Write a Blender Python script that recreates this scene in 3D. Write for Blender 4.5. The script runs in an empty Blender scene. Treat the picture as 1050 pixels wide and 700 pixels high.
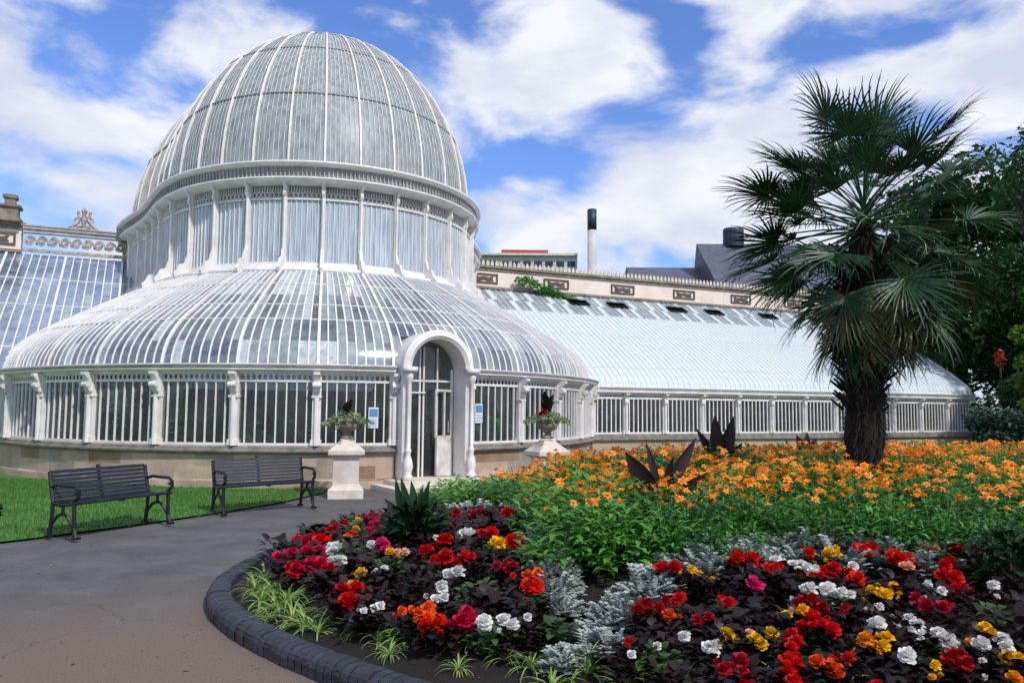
import bpy, math, random
from mathutils import Vector, Matrix
from math import sin, cos, pi, radians as R
random.seed(7)
C = bpy.context.scene.collection
EYE = 1.6; F = 823.6; PITCH = R(4.866); ROLL = R(-.455)

# ------------------------------------------------------------------ helpers
def ray(x, y):
    u = x - 525; v = 350 - y
    a = u*cos(ROLL) + v*sin(ROLL); b = -u*sin(ROLL) + v*cos(ROLL)
    return Vector((a/F, cos(PITCH) - b/F*sin(PITCH), sin(PITCH) + b/F*cos(PITCH)))
def atY(x, y, Y):
    d = ray(x, y); return Vector((0, 0, EYE)) + d*(Y/d.y)
def proj(p):
    x, y, z = p[0], p[1], p[2] - EYE
    zz = y*cos(PITCH) + z*sin(PITCH); yy = -y*sin(PITCH) + z*cos(PITCH)
    u = x/zz*F; v = yy/zz*F
    return 525 + u*cos(ROLL) - v*sin(ROLL), 350 - (u*sin(ROLL) + v*cos(ROLL))

class MB:
    def __init__(s): s.v = []; s.f = []; s.m = []
    def add(s, vs, fs, m=0):
        o = len(s.v); s.v += [tuple(p) for p in vs]
        for f in fs: s.f.append(tuple(i+o for i in f)); s.m.append(m)
    def box(s, c, size, x=(1,0,0), y=(0,1,0), m=0):
        c = Vector(c); x = Vector(x).normalized(); y = Vector(y).normalized(); z = x.cross(y)
        hx, hy, hz = x*size[0]/2, y*size[1]/2, z*size[2]/2
        vs = [c+a*hx+b*hy+d*hz for d in (-1,1) for b in (-1,1) for a in (-1,1)]
        s.add(vs, [(0,2,3,1),(4,5,7,6),(0,1,5,4),(2,6,7,3),(0,4,6,2),(1,3,7,5)], m)
    def tube(s, pts, r, n=6, m=0, cap=True, up=None):
        pts = [Vector(p) for p in pts]; k = len(pts)
        if not hasattr(r, '__len__'): r = [r]*k
        vs = []; prev = None
        for i, p in enumerate(pts):
            t = (pts[min(i+1, k-1)] - pts[max(i-1, 0)])
            if t.length < 1e-9: t = Vector((0,0,1))
            t.normalize()
            if prev is None:
                a = Vector(up) if up else (Vector((0,0,1)) if abs(t.z) < .9 else Vector((1,0,0)))
            else: a = prev
            nrm = (a - t*a.dot(t))
            if nrm.length < 1e-6: nrm = t.orthogonal()
            nrm.normalize(); prev = nrm; b = t.cross(nrm)
            for j in range(n):
                an = 2*pi*(j+.5)/n
                vs.append(p + nrm*cos(an)*r[i] + b*sin(an)*r[i])
        fs = [(i*n+j, i*n+(j+1)%n, (i+1)*n+(j+1)%n, (i+1)*n+j) for i in range(k-1) for j in range(n)]
        if cap: fs += [tuple(range(n))[::-1], tuple((k-1)*n+j for j in range(n))]
        s.add(vs, fs, m)
    def lathe(s, c, prof, n=16, m=0, sx=1, sy=1):
        c = Vector(c); vs = []
        for r, z in prof:
            for j in range(n):
                an = 2*pi*j/n; vs.append(c + Vector((r*cos(an)*sx, r*sin(an)*sy, z)))
        k = len(prof)
        fs = [(i*n+j, i*n+(j+1)%n, (i+1)*n+(j+1)%n, (i+1)*n+j) for i in range(k-1) for j in range(n)]
        fs += [tuple(range(n))[::-1], tuple((k-1)*n+j for j in range(n))]
        s.add(vs, fs, m)
    def squares(s, c, prof, x=(1,0,0), m=0):            # square "lathe"
        c = Vector(c); x = Vector(x).normalized(); y = Vector((0,0,1)).cross(x); vs = []
        for r, z in prof:
            for a, b in ((-1,-1),(1,-1),(1,1),(-1,1)): vs.append(c + x*a*r + y*b*r + Vector((0,0,z)))
        k = len(prof)
        fs = [(i*4+j, i*4+(j+1)%4, (i+1)*4+(j+1)%4, (i+1)*4+j) for i in range(k-1) for j in range(4)]
        fs += [(3,2,1,0), tuple((k-1)*4+j for j in range(4))]
        s.add(vs, fs, m)
    def extrude(s, prof, o, x, z, th, m=0):             # outline prof (a,b) in plane x,z, thickness th
        o = Vector(o); x = Vector(x); z = Vector(z); y = x.cross(z).normalized()*th/2; n = len(prof)
        vs = [o + x*a + z*b - y for a, b in prof] + [o + x*a + z*b + y for a, b in prof]
        fs = [tuple(range(n)), tuple(range(2*n-1, n-1, -1))] + [(i, i+n, (i+1)%n+n, (i+1)%n) for i in range(n)]
        s.add(vs, fs, m)
    def grid(s, P, m=0, mf=None):                       # P[i][j]
        a = len(P); b = len(P[0]); vs = [p for row in P for p in row]; o = len(s.v)
        s.v += [tuple(p) for p in vs]
        for i in range(a-1):
            for j in range(b-1):
                s.f.append((o+i*b+j, o+i*b+j+1, o+(i+1)*b+j+1, o+(i+1)*b+j)); s.m.append(mf(i, j) if mf else m)
    def mesh(s, name, mats, smooth=False):
        me = bpy.data.meshes.new(name); me.from_pydata(s.v, [], s.f)
        for mt in (mats if isinstance(mats, (list, tuple)) else [mats]): me.materials.append(mt)
        me.polygons.foreach_set('material_index', s.m)
        if smooth: me.polygons.foreach_set('use_smooth', [True]*len(s.f))
        me.update(); return me
    def build(s, name, mats, parent=None, smooth=False, world=True):
        o = bpy.data.objects.new(name, s.mesh(name, mats, smooth)); C.objects.link(o)
        if parent:
            o.parent = parent
            if world: o.matrix_parent_inverse = (TR[parent.name]).inverted()
            TR[o.name] = Matrix() if world else TR[parent.name]
        else: TR[o.name] = Matrix()
        return o
TR = {}
def thing(name, label, cat, loc=(0,0,0), group=None, rz=0):
    o = bpy.data.objects.new(name, None); C.objects.link(o); o.location = loc; o.rotation_euler = (0,0,rz)
    o.empty_display_size = .2; o['label'] = label; o['category'] = cat
    if group: o['group'] = group
    TR[o.name] = Matrix.Translation(Vector(loc)) @ Matrix.Rotation(rz, 4, 'Z'); return o
def tag(o, label=None, cat=None, group=None, kind=None):
    if label: o['label'] = label
    if cat: o['category'] = cat
    if group: o['group'] = group
    if kind: o['kind'] = kind
    return o
def link(name, me, parent=None, M=None):
    o = bpy.data.objects.new(name, me); C.objects.link(o)
    if parent: o.parent = parent
    if M is not None: o.matrix_basis = M
    return o

# ------------------------------------------------------------------ materials
def rgb(h):
    return tuple(((int(h[i:i+2], 16)/255)**2.2) for i in (0, 2, 4)) + (1,)
def mat(name, c1, c2=None, scale=3, rough=.6, bump=0, bscale=40, rand=0, trans=0, spec=.5, c3=None, stretch=(1,1,1), metal=0, coat=0, obj=False):
    m = bpy.data.materials.new(name); m.use_nodes = True; nt = m.node_tree; N = nt.nodes; L = nt.links
    p = N['Principled BSDF']; p.inputs['Roughness'].default_value = rough
    p.inputs['Specular IOR Level'].default_value = spec; p.inputs['Metallic'].default_value = metal
    c1 = rgb(c1) if isinstance(c1, str) else c1
    g = N.new('ShaderNodeTexCoord') if obj else N.new('ShaderNodeNewGeometry')
    mp = N.new('ShaderNodeMapping'); L.new(g.outputs['Object' if obj else 'Position'], mp.inputs[0]); mp.inputs['Scale'].default_value = stretch
    col = None
    if c2 is not None:
        c2 = rgb(c2) if isinstance(c2, str) else c2
        no = N.new('ShaderNodeTexNoise'); no.inputs['Scale'].default_value = scale; no.inputs['Detail'].default_value = 6; no.inputs['Roughness'].default_value = .65
        L.new(mp.outputs[0], no.inputs[0])
        cr = N.new('ShaderNodeValToRGB'); cr.color_ramp.elements[0].color = c1; cr.color_ramp.elements[1].color = c2
        cr.color_ramp.elements[0].position = .35; cr.color_ramp.elements[1].position = .65
        if c3:
            e = cr.color_ramp.elements.new(.8); e.color = rgb(c3)
        L.new(no.outputs[0], cr.inputs[0]); col = cr.outputs[0]
    if rand:
        oi = N.new('ShaderNodeObjectInfo'); h = N.new('ShaderNodeHueSaturation')
        mr = N.new('ShaderNodeMapRange'); mr.inputs[3].default_value = 1-rand; mr.inputs[4].default_value = 1+rand
        L.new(oi.outputs['Random'], mr.inputs[0]); L.new(mr.outputs[0], h.inputs['Value'])
        if col: L.new(col, h.inputs['Color'])
        else: h.inputs['Color'].default_value = c1
        col = h.outputs[0]
    if col: L.new(col, p.inputs['Base Color'])
    else: p.inputs['Base Color'].default_value = c1
    if bump:
        b = N.new('ShaderNodeTexNoise'); b.inputs['Scale'].default_value = bscale; b.inputs['Detail'].default_value = 4
        L.new(mp.outputs[0], b.inputs[0]); bu = N.new('ShaderNodeBump'); bu.inputs['Strength'].default_value = bump; bu.inputs['Distance'].default_value = .02
        L.new(b.outputs[0], bu.inputs['Height']); L.new(bu.outputs[0], p.inputs['Normal'])
    if trans:
        t = N.new('ShaderNodeBsdfTranslucent'); mx = N.new('ShaderNodeMixShader'); mx.inputs[0].default_value = trans
        if col: L.new(col, t.inputs[0])
        else: t.inputs[0].default_value = c1
        L.new(p.outputs[0], mx.inputs[1]); L.new(t.outputs[0], mx.inputs[2]); L.new(mx.outputs[0], N['Material Output'].inputs[0])
    return m
def glass(name, tint, wash, amount, gloss=.25, var=.3, stretch=(1,1,1), scale=2, rough=.16, wash2=None):
    """pane of glass: see-through tinted + sky reflection + a coat of greenhouse whitewash"""
    m = bpy.data.materials.new(name); m.use_nodes = True; nt = m.node_tree; N = nt.nodes; L = nt.links
    N.remove(N['Principled BSDF'])
    g = N.new('ShaderNodeNewGeometry'); mp = N.new('ShaderNodeMapping'); mp.inputs['Scale'].default_value = stretch; L.new(g.outputs['Position'], mp.inputs[0])
    no = N.new('ShaderNodeTexNoise'); no.inputs['Scale'].default_value = scale; no.inputs['Detail'].default_value = 7; no.inputs['Roughness'].default_value = .7; L.new(mp.outputs[0], no.inputs[0])
    mr = N.new('ShaderNodeMapRange'); mr.inputs[1].default_value = .3; mr.inputs[2].default_value = .7; mr.inputs[3].default_value = max(0, amount-var); mr.inputs[4].default_value = min(1, amount+var); L.new(no.outputs[0], mr.inputs[0])
    t = N.new('ShaderNodeBsdfTransparent'); t.inputs[0].default_value = rgb(tint)
    gl = N.new('ShaderNodeBsdfGlossy'); gl.inputs['Roughness'].default_value = rough; gl.inputs[0].default_value = (.9,.93,1,1)
    lwt = N.new('ShaderNodeLayerWeight'); fr = N.new('ShaderNodeMath'); fr.operation = 'POWER'; fr.inputs[1].default_value = 4; L.new(lwt.outputs['Facing'], fr.inputs[0])
    ad = N.new('ShaderNodeMath'); ad.inputs[1].default_value = gloss + .04; ad.use_clamp = True; L.new(fr.outputs[0], ad.inputs[0])
    m1 = N.new('ShaderNodeMixShader'); L.new(ad.outputs[0], m1.inputs[0]); L.new(t.outputs[0], m1.inputs[1]); L.new(gl.outputs[0], m1.inputs[2])
    d = N.new('ShaderNodeBsdfPrincipled'); d.inputs['Roughness'].default_value = .6
    n2 = N.new('ShaderNodeTexNoise'); n2.inputs['Scale'].default_value = scale*3.1; n2.inputs['Detail'].default_value = 5; L.new(mp.outputs[0], n2.inputs[0])
    cr = N.new('ShaderNodeValToRGB'); cr.color_ramp.elements[0].color = rgb(wash2 or wash); cr.color_ramp.elements[1].color = rgb(wash)
    cr.color_ramp.elements[0].position = .35; cr.color_ramp.elements[1].position = .6; L.new(n2.outputs[0], cr.inputs[0]); L.new(cr.outputs[0], d.inputs['Base Color'])
    m2 = N.new('ShaderNodeMixShader'); L.new(mr.outputs[0], m2.inputs[0]); L.new(m1.outputs[0], m2.inputs[1]); L.new(d.outputs[0], m2.inputs[2])
    L.new(m2.outputs[0], N['Material Output'].inputs[0]); return m

white = mat('white_paint', 'e6e4e2', 'cfcbc6', 2.5, .45, .15, 60)
white2 = mat('weathered_white_paint', 'd8d6d4', 'b0aca6', 4, .55, .2, 50, c3='8f8a84')
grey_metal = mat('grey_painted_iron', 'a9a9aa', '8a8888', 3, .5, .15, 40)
rust = mat('rusty_white_iron', 'bdb6ae', '7c6a5c', 9, .7, .3, 60)
cream = mat('cream_render', 'e6dace', 'd8c9bc', 1.2, .8, .2, 30, c3='bca999')
stone_dark = mat('weathered_stone', '8d8478', '6a6258', 3, .85, .4, 30)
sand = mat('sandstone', 'bba995', '9b8872', 1.1, .85, .45, 22, c3='5d4f42', stretch=(1,1,1.6))
sand2 = mat('pinkish_sandstone', 'b9a594', '9c8676', 1.3, .85, .45, 22, c3='6a5648')
sand3 = mat('grey_sandstone', 'a39a8c', '82776a', 1.5, .85, .45, 22, c3='4c443c')
sand4 = mat('brown_sandstone', '98826c', '786450', 1.5, .85, .45, 22, c3='463628')
sandL = mat('pale_stone', 'd9d0c4', 'bfb3a5', 3, .8, .3, 40)
ledge = mat('stone_ledge', '8f8981', '6d665e', 4, .8, .3, 30)
carve = mat('dark_carving', '6b5c55', '4a403c', 10, .8)
gl_win = glass('window_glass', 'c4ccc6', 'b8c0c2', .03, .02, .05, scale=1.5)
gl_dark = glass('roof_glass_clear', '6d7f8c', 'a4b0b8', .26, .14, .14, scale=2.2, wash2='8b98a2')
gl_mid = glass('roof_glass_hazed', '7f8f9a', 'b4c0c4', .5, .12, .16, scale=2.2, wash2='9aa8ae')
gl_wash = glass('roof_glass_whitened', '9aa4aa', 'c3ccd0', .78, .1, .15, scale=3, wash2='a8b4b8')
gl_dome = glass('dome_glass', '8a9296', '9ca3a5', .88, .06, .08, (1,1,.3), 2.6, wash2='7d8588', rough=.35)
gl_drum = glass('drum_glass', '90a0b0', 'c0ced9', .8, .12, .12, (3,3,.2), 2.2, wash2='93a4b4')
gl_wing = glass('wing_glass_whitened', 'a0b0b8', 'ced6d8', .95, .03, .05, (1,1,1), 5, wash2='b8c6cb')
gl_left = glass('wing_glass_sky_tint', '7088a8', 'a6b6cc', .3, .3, .2, (1,1,.5), 1.5, wash2='6e84a6')  # blue of reflected and seen-through sky put into tint and wash
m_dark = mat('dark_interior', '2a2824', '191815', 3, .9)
slate = mat('slate_roof', '5b5e6c', '484b58', 2, .6, .2, 20)
red_paint = mat('red_cladding', 'a83c46', rough=.6)
blue_dark = mat('dark_blue_metal', '27324a', '1d2638', 2, .5)
concrete = mat('pale_concrete', 'c4c4c4', 'a8a8aa', .4, .8)
black_iron = mat('black_cast_iron', '1b1d1f', '101112', 20, .45, .2, 60)
slat_paint = mat('dark_blue_painted_slats', '2c3140', '1c2029', 8, .45, .25, 50, stretch=(1,1,6))
soil = mat('soil', '241b16', '120d0a', 12, .95, 1.0, 60, c3='4a3b30')
brickm = mat('blue_engineering_brick', '383a46', '24262f', 7, .5, .6, 50, c3='5c5a5a')
leaf_green = mat('bedding_leaf', '56903c', '34692e', 5, .55, rand=.35, trans=.25, c3='94b860')
leaf_dark = mat('bronze_begonia_leaf', '302020', '170f10', 9, .5, rand=.5, spec=.3, c3='334026', trans=.1)
leaf_silver = mat('silver_leaf', 'b2bab4', '86928e', 14, .7, rand=.12, trans=.15)
leaf_spider = mat('variegated_grass_leaf', 'a9bd6c', '5d8a3c', 16, .5, rand=.2, trans=.25, c3='dfe2b8')
leaf_canna = mat('dark_canna_leaf', '251418', '140a0d', 8, .5, spec=.35, c3='3e1a1c')
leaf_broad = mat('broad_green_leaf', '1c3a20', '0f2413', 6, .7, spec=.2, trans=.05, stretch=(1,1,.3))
leaf_tree = mat('tree_leaf', '345a2c', '20401f', .6, .6, rand=.1, trans=.35, c3='4d7838')
leaf_tree2 = mat('yellow_green_leaf', '6d8a34', '4a6a28', 1.5, .6, trans=.3, c3='8da445')
leaf_palm = mat('palm_leaf', '325a36', '1d3a24', 4, .45, rand=.35, trans=.08, spec=.6, obj=True)
leaf_palm_dry = mat('dry_palm_leaf', '8a8a5e', '5d6a40', 5, .6, rand=.25, trans=.2, obj=True)
fibre = mat('palm_trunk_fibre', '2a221c', '15110e', 14, .95, 1, 50, c3='453a30', stretch=(1,1,.5))
bark = mat('bark', '3d342b', '241e18', 6, .9, .8, 30)
grass_m = mat('grass_blade', '4e7c30', '3c6826', 1.2, .6, trans=.3, c3='86b548')
lawn_m = mat('lawn_turf', '4c7a30', '3e6a2a', 1.5, .9, .6, 80)
purple_leaf = mat('urn_foliage', '9aa880', '6d7d58', 14, .6, trans=.2, rand=.2)

# ------------------------------------------------------------------ world, camera, sun
w = bpy.data.worlds.new('World'); bpy.context.scene.world = w; w.use_nodes = True; nt = w.node_tree; N = nt.nodes; L = nt.links
bg = N['Background']; sky = N.new('ShaderNodeTexSky'); sky.sky_type = 'NISHITA'; sky.sun_disc = False
SD = Vector((.5, -.62, .82)).normalized()
sky.sun_elevation = math.asin(SD.z); sky.sun_rotation = math.atan2(SD.x, SD.y); sky.air_density = 1.3; sky.dust_density = .4; sky.ozone_density = 2.5
tc = N.new('ShaderNodeTexCoord'); sx = N.new('ShaderNodeSeparateXYZ'); L.new(tc.outputs['Generated'], sx.inputs[0])
mz = N.new('ShaderNodeMath'); mz.operation = 'MAXIMUM'; L.new(sx.outputs[2], mz.inputs[0]); mz.inputs[1].default_value = 0
az = N.new('ShaderNodeMath'); L.new(mz.outputs[0], az.inputs[0]); az.inputs[1].default_value = .22
dx = N.new('ShaderNodeMath'); dx.operation = 'DIVIDE'; L.new(sx.outputs[0], dx.inputs[0]); L.new(az.outputs[0], dx.inputs[1])
dy = N.new('ShaderNodeMath'); dy.operation = 'DIVIDE'; L.new(sx.outputs[1], dy.inputs[0]); L.new(az.outputs[0], dy.inputs[1])
cb = N.new('ShaderNodeCombineXYZ'); L.new(dx.outputs[0], cb.inputs[0]); L.new(dy.outputs[0], cb.inputs[1])
mp = N.new('ShaderNodeMapping'); mp.inputs['Location'].default_value = (4.01, -4.69, -4.75); mp.inputs['Scale'].default_value = (1, 1, 2.1); L.new(tc.outputs['Generated'], mp.inputs[0])
n1 = N.new('ShaderNodeTexNoise'); n1.inputs['Scale'].default_value = 5.2; n1.inputs['Detail'].default_value = 12; n1.inputs['Roughness'].default_value = .5; n1.inputs['Distortion'].default_value = .3; L.new(mp.outputs[0], n1.inputs[0])
hz = N.new('ShaderNodeMapRange'); hz.inputs[1].default_value = .0; hz.inputs[2].default_value = .32; hz.inputs[3].default_value = .10; hz.inputs[4].default_value = 0.0; L.new(sx.outputs[2], hz.inputs[0])
sm = N.new('ShaderNodeMath'); L.new(n1.outputs[0], sm.inputs[0]); L.new(hz.outputs[0], sm.inputs[1])
cr = N.new('ShaderNodeValToRGB'); cr.color_ramp.interpolation = 'EASE'; cr.color_ramp.elements[0].position = .40; cr.color_ramp.elements[0].color = (0,0,0,1); cr.color_ramp.elements[1].position = .57; cr.color_ramp.elements[1].color = (1,1,1,1); L.new(sm.outputs[0], cr.inputs[0])
n2 = N.new('ShaderNodeTexNoise'); n2.inputs['Scale'].default_value = 7; n2.inputs['Detail'].default_value = 6; L.new(mp.outputs[0], n2.inputs[0])
cc = N.new('ShaderNodeValToRGB'); cc.color_ramp.elements[0].position = .35; cc.color_ramp.elements[0].color = (6.2, 6.7, 8.2, 1); cc.color_ramp.elements[1].position = .62; cc.color_ramp.elements[1].color = (8.7, 8.9, 9.5, 1); L.new(n2.outputs[0], cc.inputs[0])
mx = N.new('ShaderNodeMixRGB'); L.new(cr.outputs[0], mx.inputs[0])
tn = N.new('ShaderNodeMixRGB'); tn.blend_type = 'MULTIPLY'; tn.inputs[0].default_value = 1; tn.inputs[2].default_value = (.85, 1.08, 1.7, 1); L.new(sky.outputs[0], tn.inputs[1])
L.new(tn.outputs[0], mx.inputs[1]); L.new(cc.outputs[0], mx.inputs[2]); L.new(mx.outputs[0], bg.inputs[0]); bg.inputs[1].default_value = .1

sl = bpy.data.lights.new('sun', 'SUN'); sl.energy = 3.2; sl.angle = R(2.5); sl.color = (1, .95, .88)
so = bpy.data.objects.new('sun', sl); C.objects.link(so); so.rotation_euler = SD.to_track_quat('Z', 'Y').to_euler(); so.location = (10, -12, 25)
cd = bpy.data.cameras.new('camera'); cam = bpy.data.objects.new('camera', cd); C.objects.link(cam); bpy.context.scene.camera = cam
cd.sensor_fit = 'HORIZONTAL'; cd.sensor_width = 36; cd.lens = 36*F/1050; cd.clip_end = 3000; cd.clip_start = .05
U = Vector((1,0,0)); V = Vector((0, -sin(PITCH), cos(PITCH))); Fw = Vector((0, cos(PITCH), sin(PITCH)))
cr_ = U*cos(ROLL) - V*sin(ROLL); cu = U*sin(ROLL) + V*cos(ROLL)
M = Matrix(((cr_.x, cu.x, -Fw.x, 0), (cr_.y, cu.y, -Fw.y, 0), (cr_.z, cu.z, -Fw.z, EYE), (0,0,0,1))); cam.matrix_world = M
vs = bpy.context.scene.view_settings; vs.view_transform = 'Standard'; vs.look = 'None'; vs.exposure = .08; vs.gamma = 1

# ------------------------------------------------------------------ building frame of reference
PH = R(25.125); CX, CY = -6.718, 27.649
E1 = Vector((sin(PH), -cos(PH), 0)); E2 = Vector((cos(PH), sin(PH), 0)); CC = Vector((CX, CY, 0))
def curve(t, kind, s=1, h=0):
    if kind != 'low':
        r = s*(7.256 - .799*cos(t) + 1.235*cos(2*t) + .565*cos(3*t) - .129*cos(4*t) - .489*sin(2*t) - .031*sin(3*t))
        p = CC + Vector((.055, -.328, 0)) + E1*(r*cos(t)) + E2*(r*sin(t)); p.z = h; return p
    a, b, n, m, dc = 12.243, 9.142, .002, -.039, -.473
    k = 1 + n*cos(4*t) + m*sin(2*t)
    p = CC + E1*(dc + s*a*k*cos(t)) + E2*(s*b*k*sin(t)); p.z = h; return p
LOW = [-70.3,-61.1,-51.9,-42.7,-33.3,-24,-14.5,-5.1,5.5,15.6,25.8,35.9,45.5,55,64.5]
DRM = [-58,-47.9,-39.5,-32.2,-24.8,-17.7,-10.9,-4.1,2.9,9.9,17.7,25.9,35,46,60]
nx = 22
LOW += [64.5 + (289.7-64.5)*k/(nx+1) for k in range(1, nx+1)]; DRM += [60 + (302-60)*k/(nx+1) for k in range(1, nx+1)]
NB = len(LOW)
def tt(T, k):
    i = int(math.floor(k)); f = k - i
    a = T[i % NB] + 360*(i//NB); b = T[(i+1) % NB] + 360*((i+1)//NB); return R(a + (b-a)*f)
def lowp(k, off=0, h=0):
    t = tt(LOW, k); p = curve(t, 'low', 1, 0); q = curve(t+.004, 'low', 1, 0); d = (q-p).normalized(); n = Vector((d.y, -d.x, 0)); p = p + n*off; p.z = h; return p
def drp(k, s=1, h=0): return curve(tt(DRM, k), 'drum', s, h)
def frame(fn, k):
    p = fn(k-.01); q = fn(k+.01); d = (q-p); d.z = 0; d.normalize(); n = Vector((d.y, -d.x, 0))
    return d, n                                                      # tangent, outward normal
NSIGN = 1 if frame(lowp, 7.5)[1].dot(E1) > 0 else -1
if NSIGN < 0:
    def lowp(k, off=0, h=0):
        t = tt(LOW, k); p = curve(t, 'low', 1, 0); q = curve(t+.004, 'low', 1, 0); d = (q-p).normalized(); n = Vector((-d.y, d.x, 0)); p = p + n*off; p.z = h; return p
    def frame(fn, k):
        p = fn(k-.01); q = fn(k+.01); d = (q-p); d.z = 0; d.normalize(); n = Vector((-d.y, d.x, 0)); return d, n

ZS, ZW, ZF, ZC, ZR = .86, 2.14, 2.30, 2.36, 2.47      # sill, window head, frieze top, cornice, roof foot
ZD = 4.94                                             # drum foot
rot = thing('glasshouse_rotunda', 'white domed glasshouse with glazed drum, flared glass skirt roof and arched doorway', 'greenhouse', (CX, CY, 0))
KV = [k for k in range(-1, 15)]                       # bays with walls in front (index k..k+1)
def ringband(mb, ks, prof, fn, m=0, sub=4, close=False):
    """sweep a profile of (offset, z) along the ring through node positions ks[0]..ks[1]"""
    n = int((ks[1]-ks[0])*sub); rows = []
    for i in range(n+1):
        k = ks[0] + (ks[1]-ks[0])*i/n; rows.append([fn(k, o, z) for o, z in prof])
    mb.grid(rows, m)
lw = lambda k, o, z: lowp(k, o, z)
# plinth and ledge
def plinth(k0, k1):
    mb = MB(); prof = [(-.3,0),(.10,0),(.10,.16),(.05,.2),(.05,.45),(.05,.7),(-.3,.7)]; n = max(1, int(round((k1-k0)*4))); r = random.Random(17); tab = {}
    def pick(i, j):
        key = ((i+(j % 2))//2, j)
        if key not in tab: tab[key] = r.choice((0,0,0,1,1,2,3)) if j > 1 else 0
        return tab[key]
    mb.grid([[lowp(k0+(k1-k0)*i/n, o, z) for o, z in prof] for i in range(n+1)], mf=pick); return mb
K0, K1, DL, DR = -1, 15, 7, 8
for a, b in ((K0, DL+.02), (DR-.02, K1)):
    pw = plinth(a, b).build('base_wall', [sand, sand2, sand3, sand4], rot)
    mb = MB(); ringband(mb, (a, b), [(-.28,.695),(.11,.70),(.16,.74),(.16,.775),(.09,.79),(.09,.83),(.03,ZS),(-.28,ZS)], lw); mb.build('ledge', ledge, pw)
# block joints on plinth as thin recess-coloured stones
# cornice + gutter
mb = MB(); ringband(mb, (K0, DL), [(-.1,ZF),(.07,ZF),(.1,ZC-.03),(.2,ZC),(.2,ZC+.03),(.16,ZC+.035),(.18,ZR-.03),(.24,ZR-.02),(.24,ZR+.01),(-.1,ZR+.01)], lw); corn = mb.build('eaves_cornice', white, rot)
mb = MB(); ringband(mb, (DR, K1), [(-.1,ZF),(.07,ZF),(.1,ZC-.03),(.2,ZC),(.2,ZC+.03),(.16,ZC+.035),(.18,ZR-.03),(.24,ZR-.02),(.24,ZR+.01),(-.1,ZR+.01)], lw); corn2 = mb.build('eaves_cornice', white, rot)
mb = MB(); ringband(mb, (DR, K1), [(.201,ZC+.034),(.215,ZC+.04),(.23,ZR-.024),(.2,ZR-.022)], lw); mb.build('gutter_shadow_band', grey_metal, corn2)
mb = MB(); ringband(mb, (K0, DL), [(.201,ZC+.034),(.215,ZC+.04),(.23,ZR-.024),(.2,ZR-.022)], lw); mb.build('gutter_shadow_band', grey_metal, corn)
# columns
def scroll_bracket(mb, p, tn, n, z1, size, th):
    prof = [(0,0),(.18,-.04),(.36,-.02),(.5,.12),(.52,.3),(.42,.42),(.5,.62),(.85,.78),(1,.86),(1,1),(0,1)]
    mb.extrude([(a*size*.75, (b-1)*size*1.5) for a, b in prof], p+Vector((0,0,z1)), n, Vector((0,0,1)), th)
colb = None
for k in range(K0, K1+1):
    tn, n = frame(lowp, k); p = lowp(k); mb = MB()
    mb.box(p + n*.0 + Vector((0,0,(ZS+ZF)/2)), (.17, .16, ZF-ZS), tn, n)
    mb.box(p + n*.0 + Vector((0,0,ZS+.06)), (.21, .2, .12), tn, n)
    mb.tube([p+n*.1+Vector((0,0,ZS)), p+n*.1+Vector((0,0,ZF-.45))], .05, 8)
    c = mb.build('column', white, rot)
    mb = MB(); scroll_bracket(mb, p+n*.08, tn, n, ZF+.02, .26, .13)
    mb.tube([p+n*.2+tn*-.08+Vector((0,0,ZF-.24)), p+n*.2+tn*.08+Vector((0,0,ZF-.24))], .055, 10)
    mb.box(p+n*.03+Vector((0,0,ZF-.47)), (.2,.2,.04), tn, n)
    mb.build('capital', white, c)
# window bays
def lattice(mb, fn, k0, k1, z0, z1, n, r=.011):
    for i in range(n):
        ka = k0 + (k1-k0)*i/n; kb = k0 + (k1-k0)*(i+1)/n; km = (ka+kb)/2; h = z1-z0
        pts = []
        for j in range(9):
            an = 2*pi*j/8; pts.append(fn(km + (kb-ka)*.5*cos(an), 0, (z0+z1)/2 + h*.45*sin(an)))
        mb.tube(pts, r, 4, cap=False)
def bars(mb, fn, k, z0, z1, w=.028, d=.05):
    tn, n = frame(lambda q: fn(q, 0, 0), k); p = fn(k, 0, 0)
    mb.box(p + Vector((0,0,(z0+z1)/2)), (w, d, z1-z0), tn, n)
for k in range(K0, K1):
    if k == DL: continue
    mb = MB()
    for j in range(1, 8): bars(mb, lw, k + j/8, ZS, ZW, .026, .04)
    ringband(mb, (k, k+1), [(-.03,ZS),(.03,ZS),(.03,ZS+.05),(-.03,ZS+.05)], lw)
    ringband(mb, (k, k+1), [(-.03,ZW-.02),(.035,ZW-.02),(.035,ZW+.015),(-.03,ZW+.015),(-.03,ZW-.02)], lw)
    ringband(mb, (k, k+1), [(-.03,ZF-.03),(.035,ZF-.03),(.035,ZF),(-.03,ZF)], lw)
    lattice(mb, lambda q, o, z: lowp(q, .01, z), k+.05, k+.95, ZW, ZF-.01, 13, .016)
    wd = mb.build('window', white, rot)
    mb = MB(); ringband(mb, (k, k+1), [(-.01,ZS),(-.01,ZF)], lw, sub=4); mb.build('pane', gl_win, wd)
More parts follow.
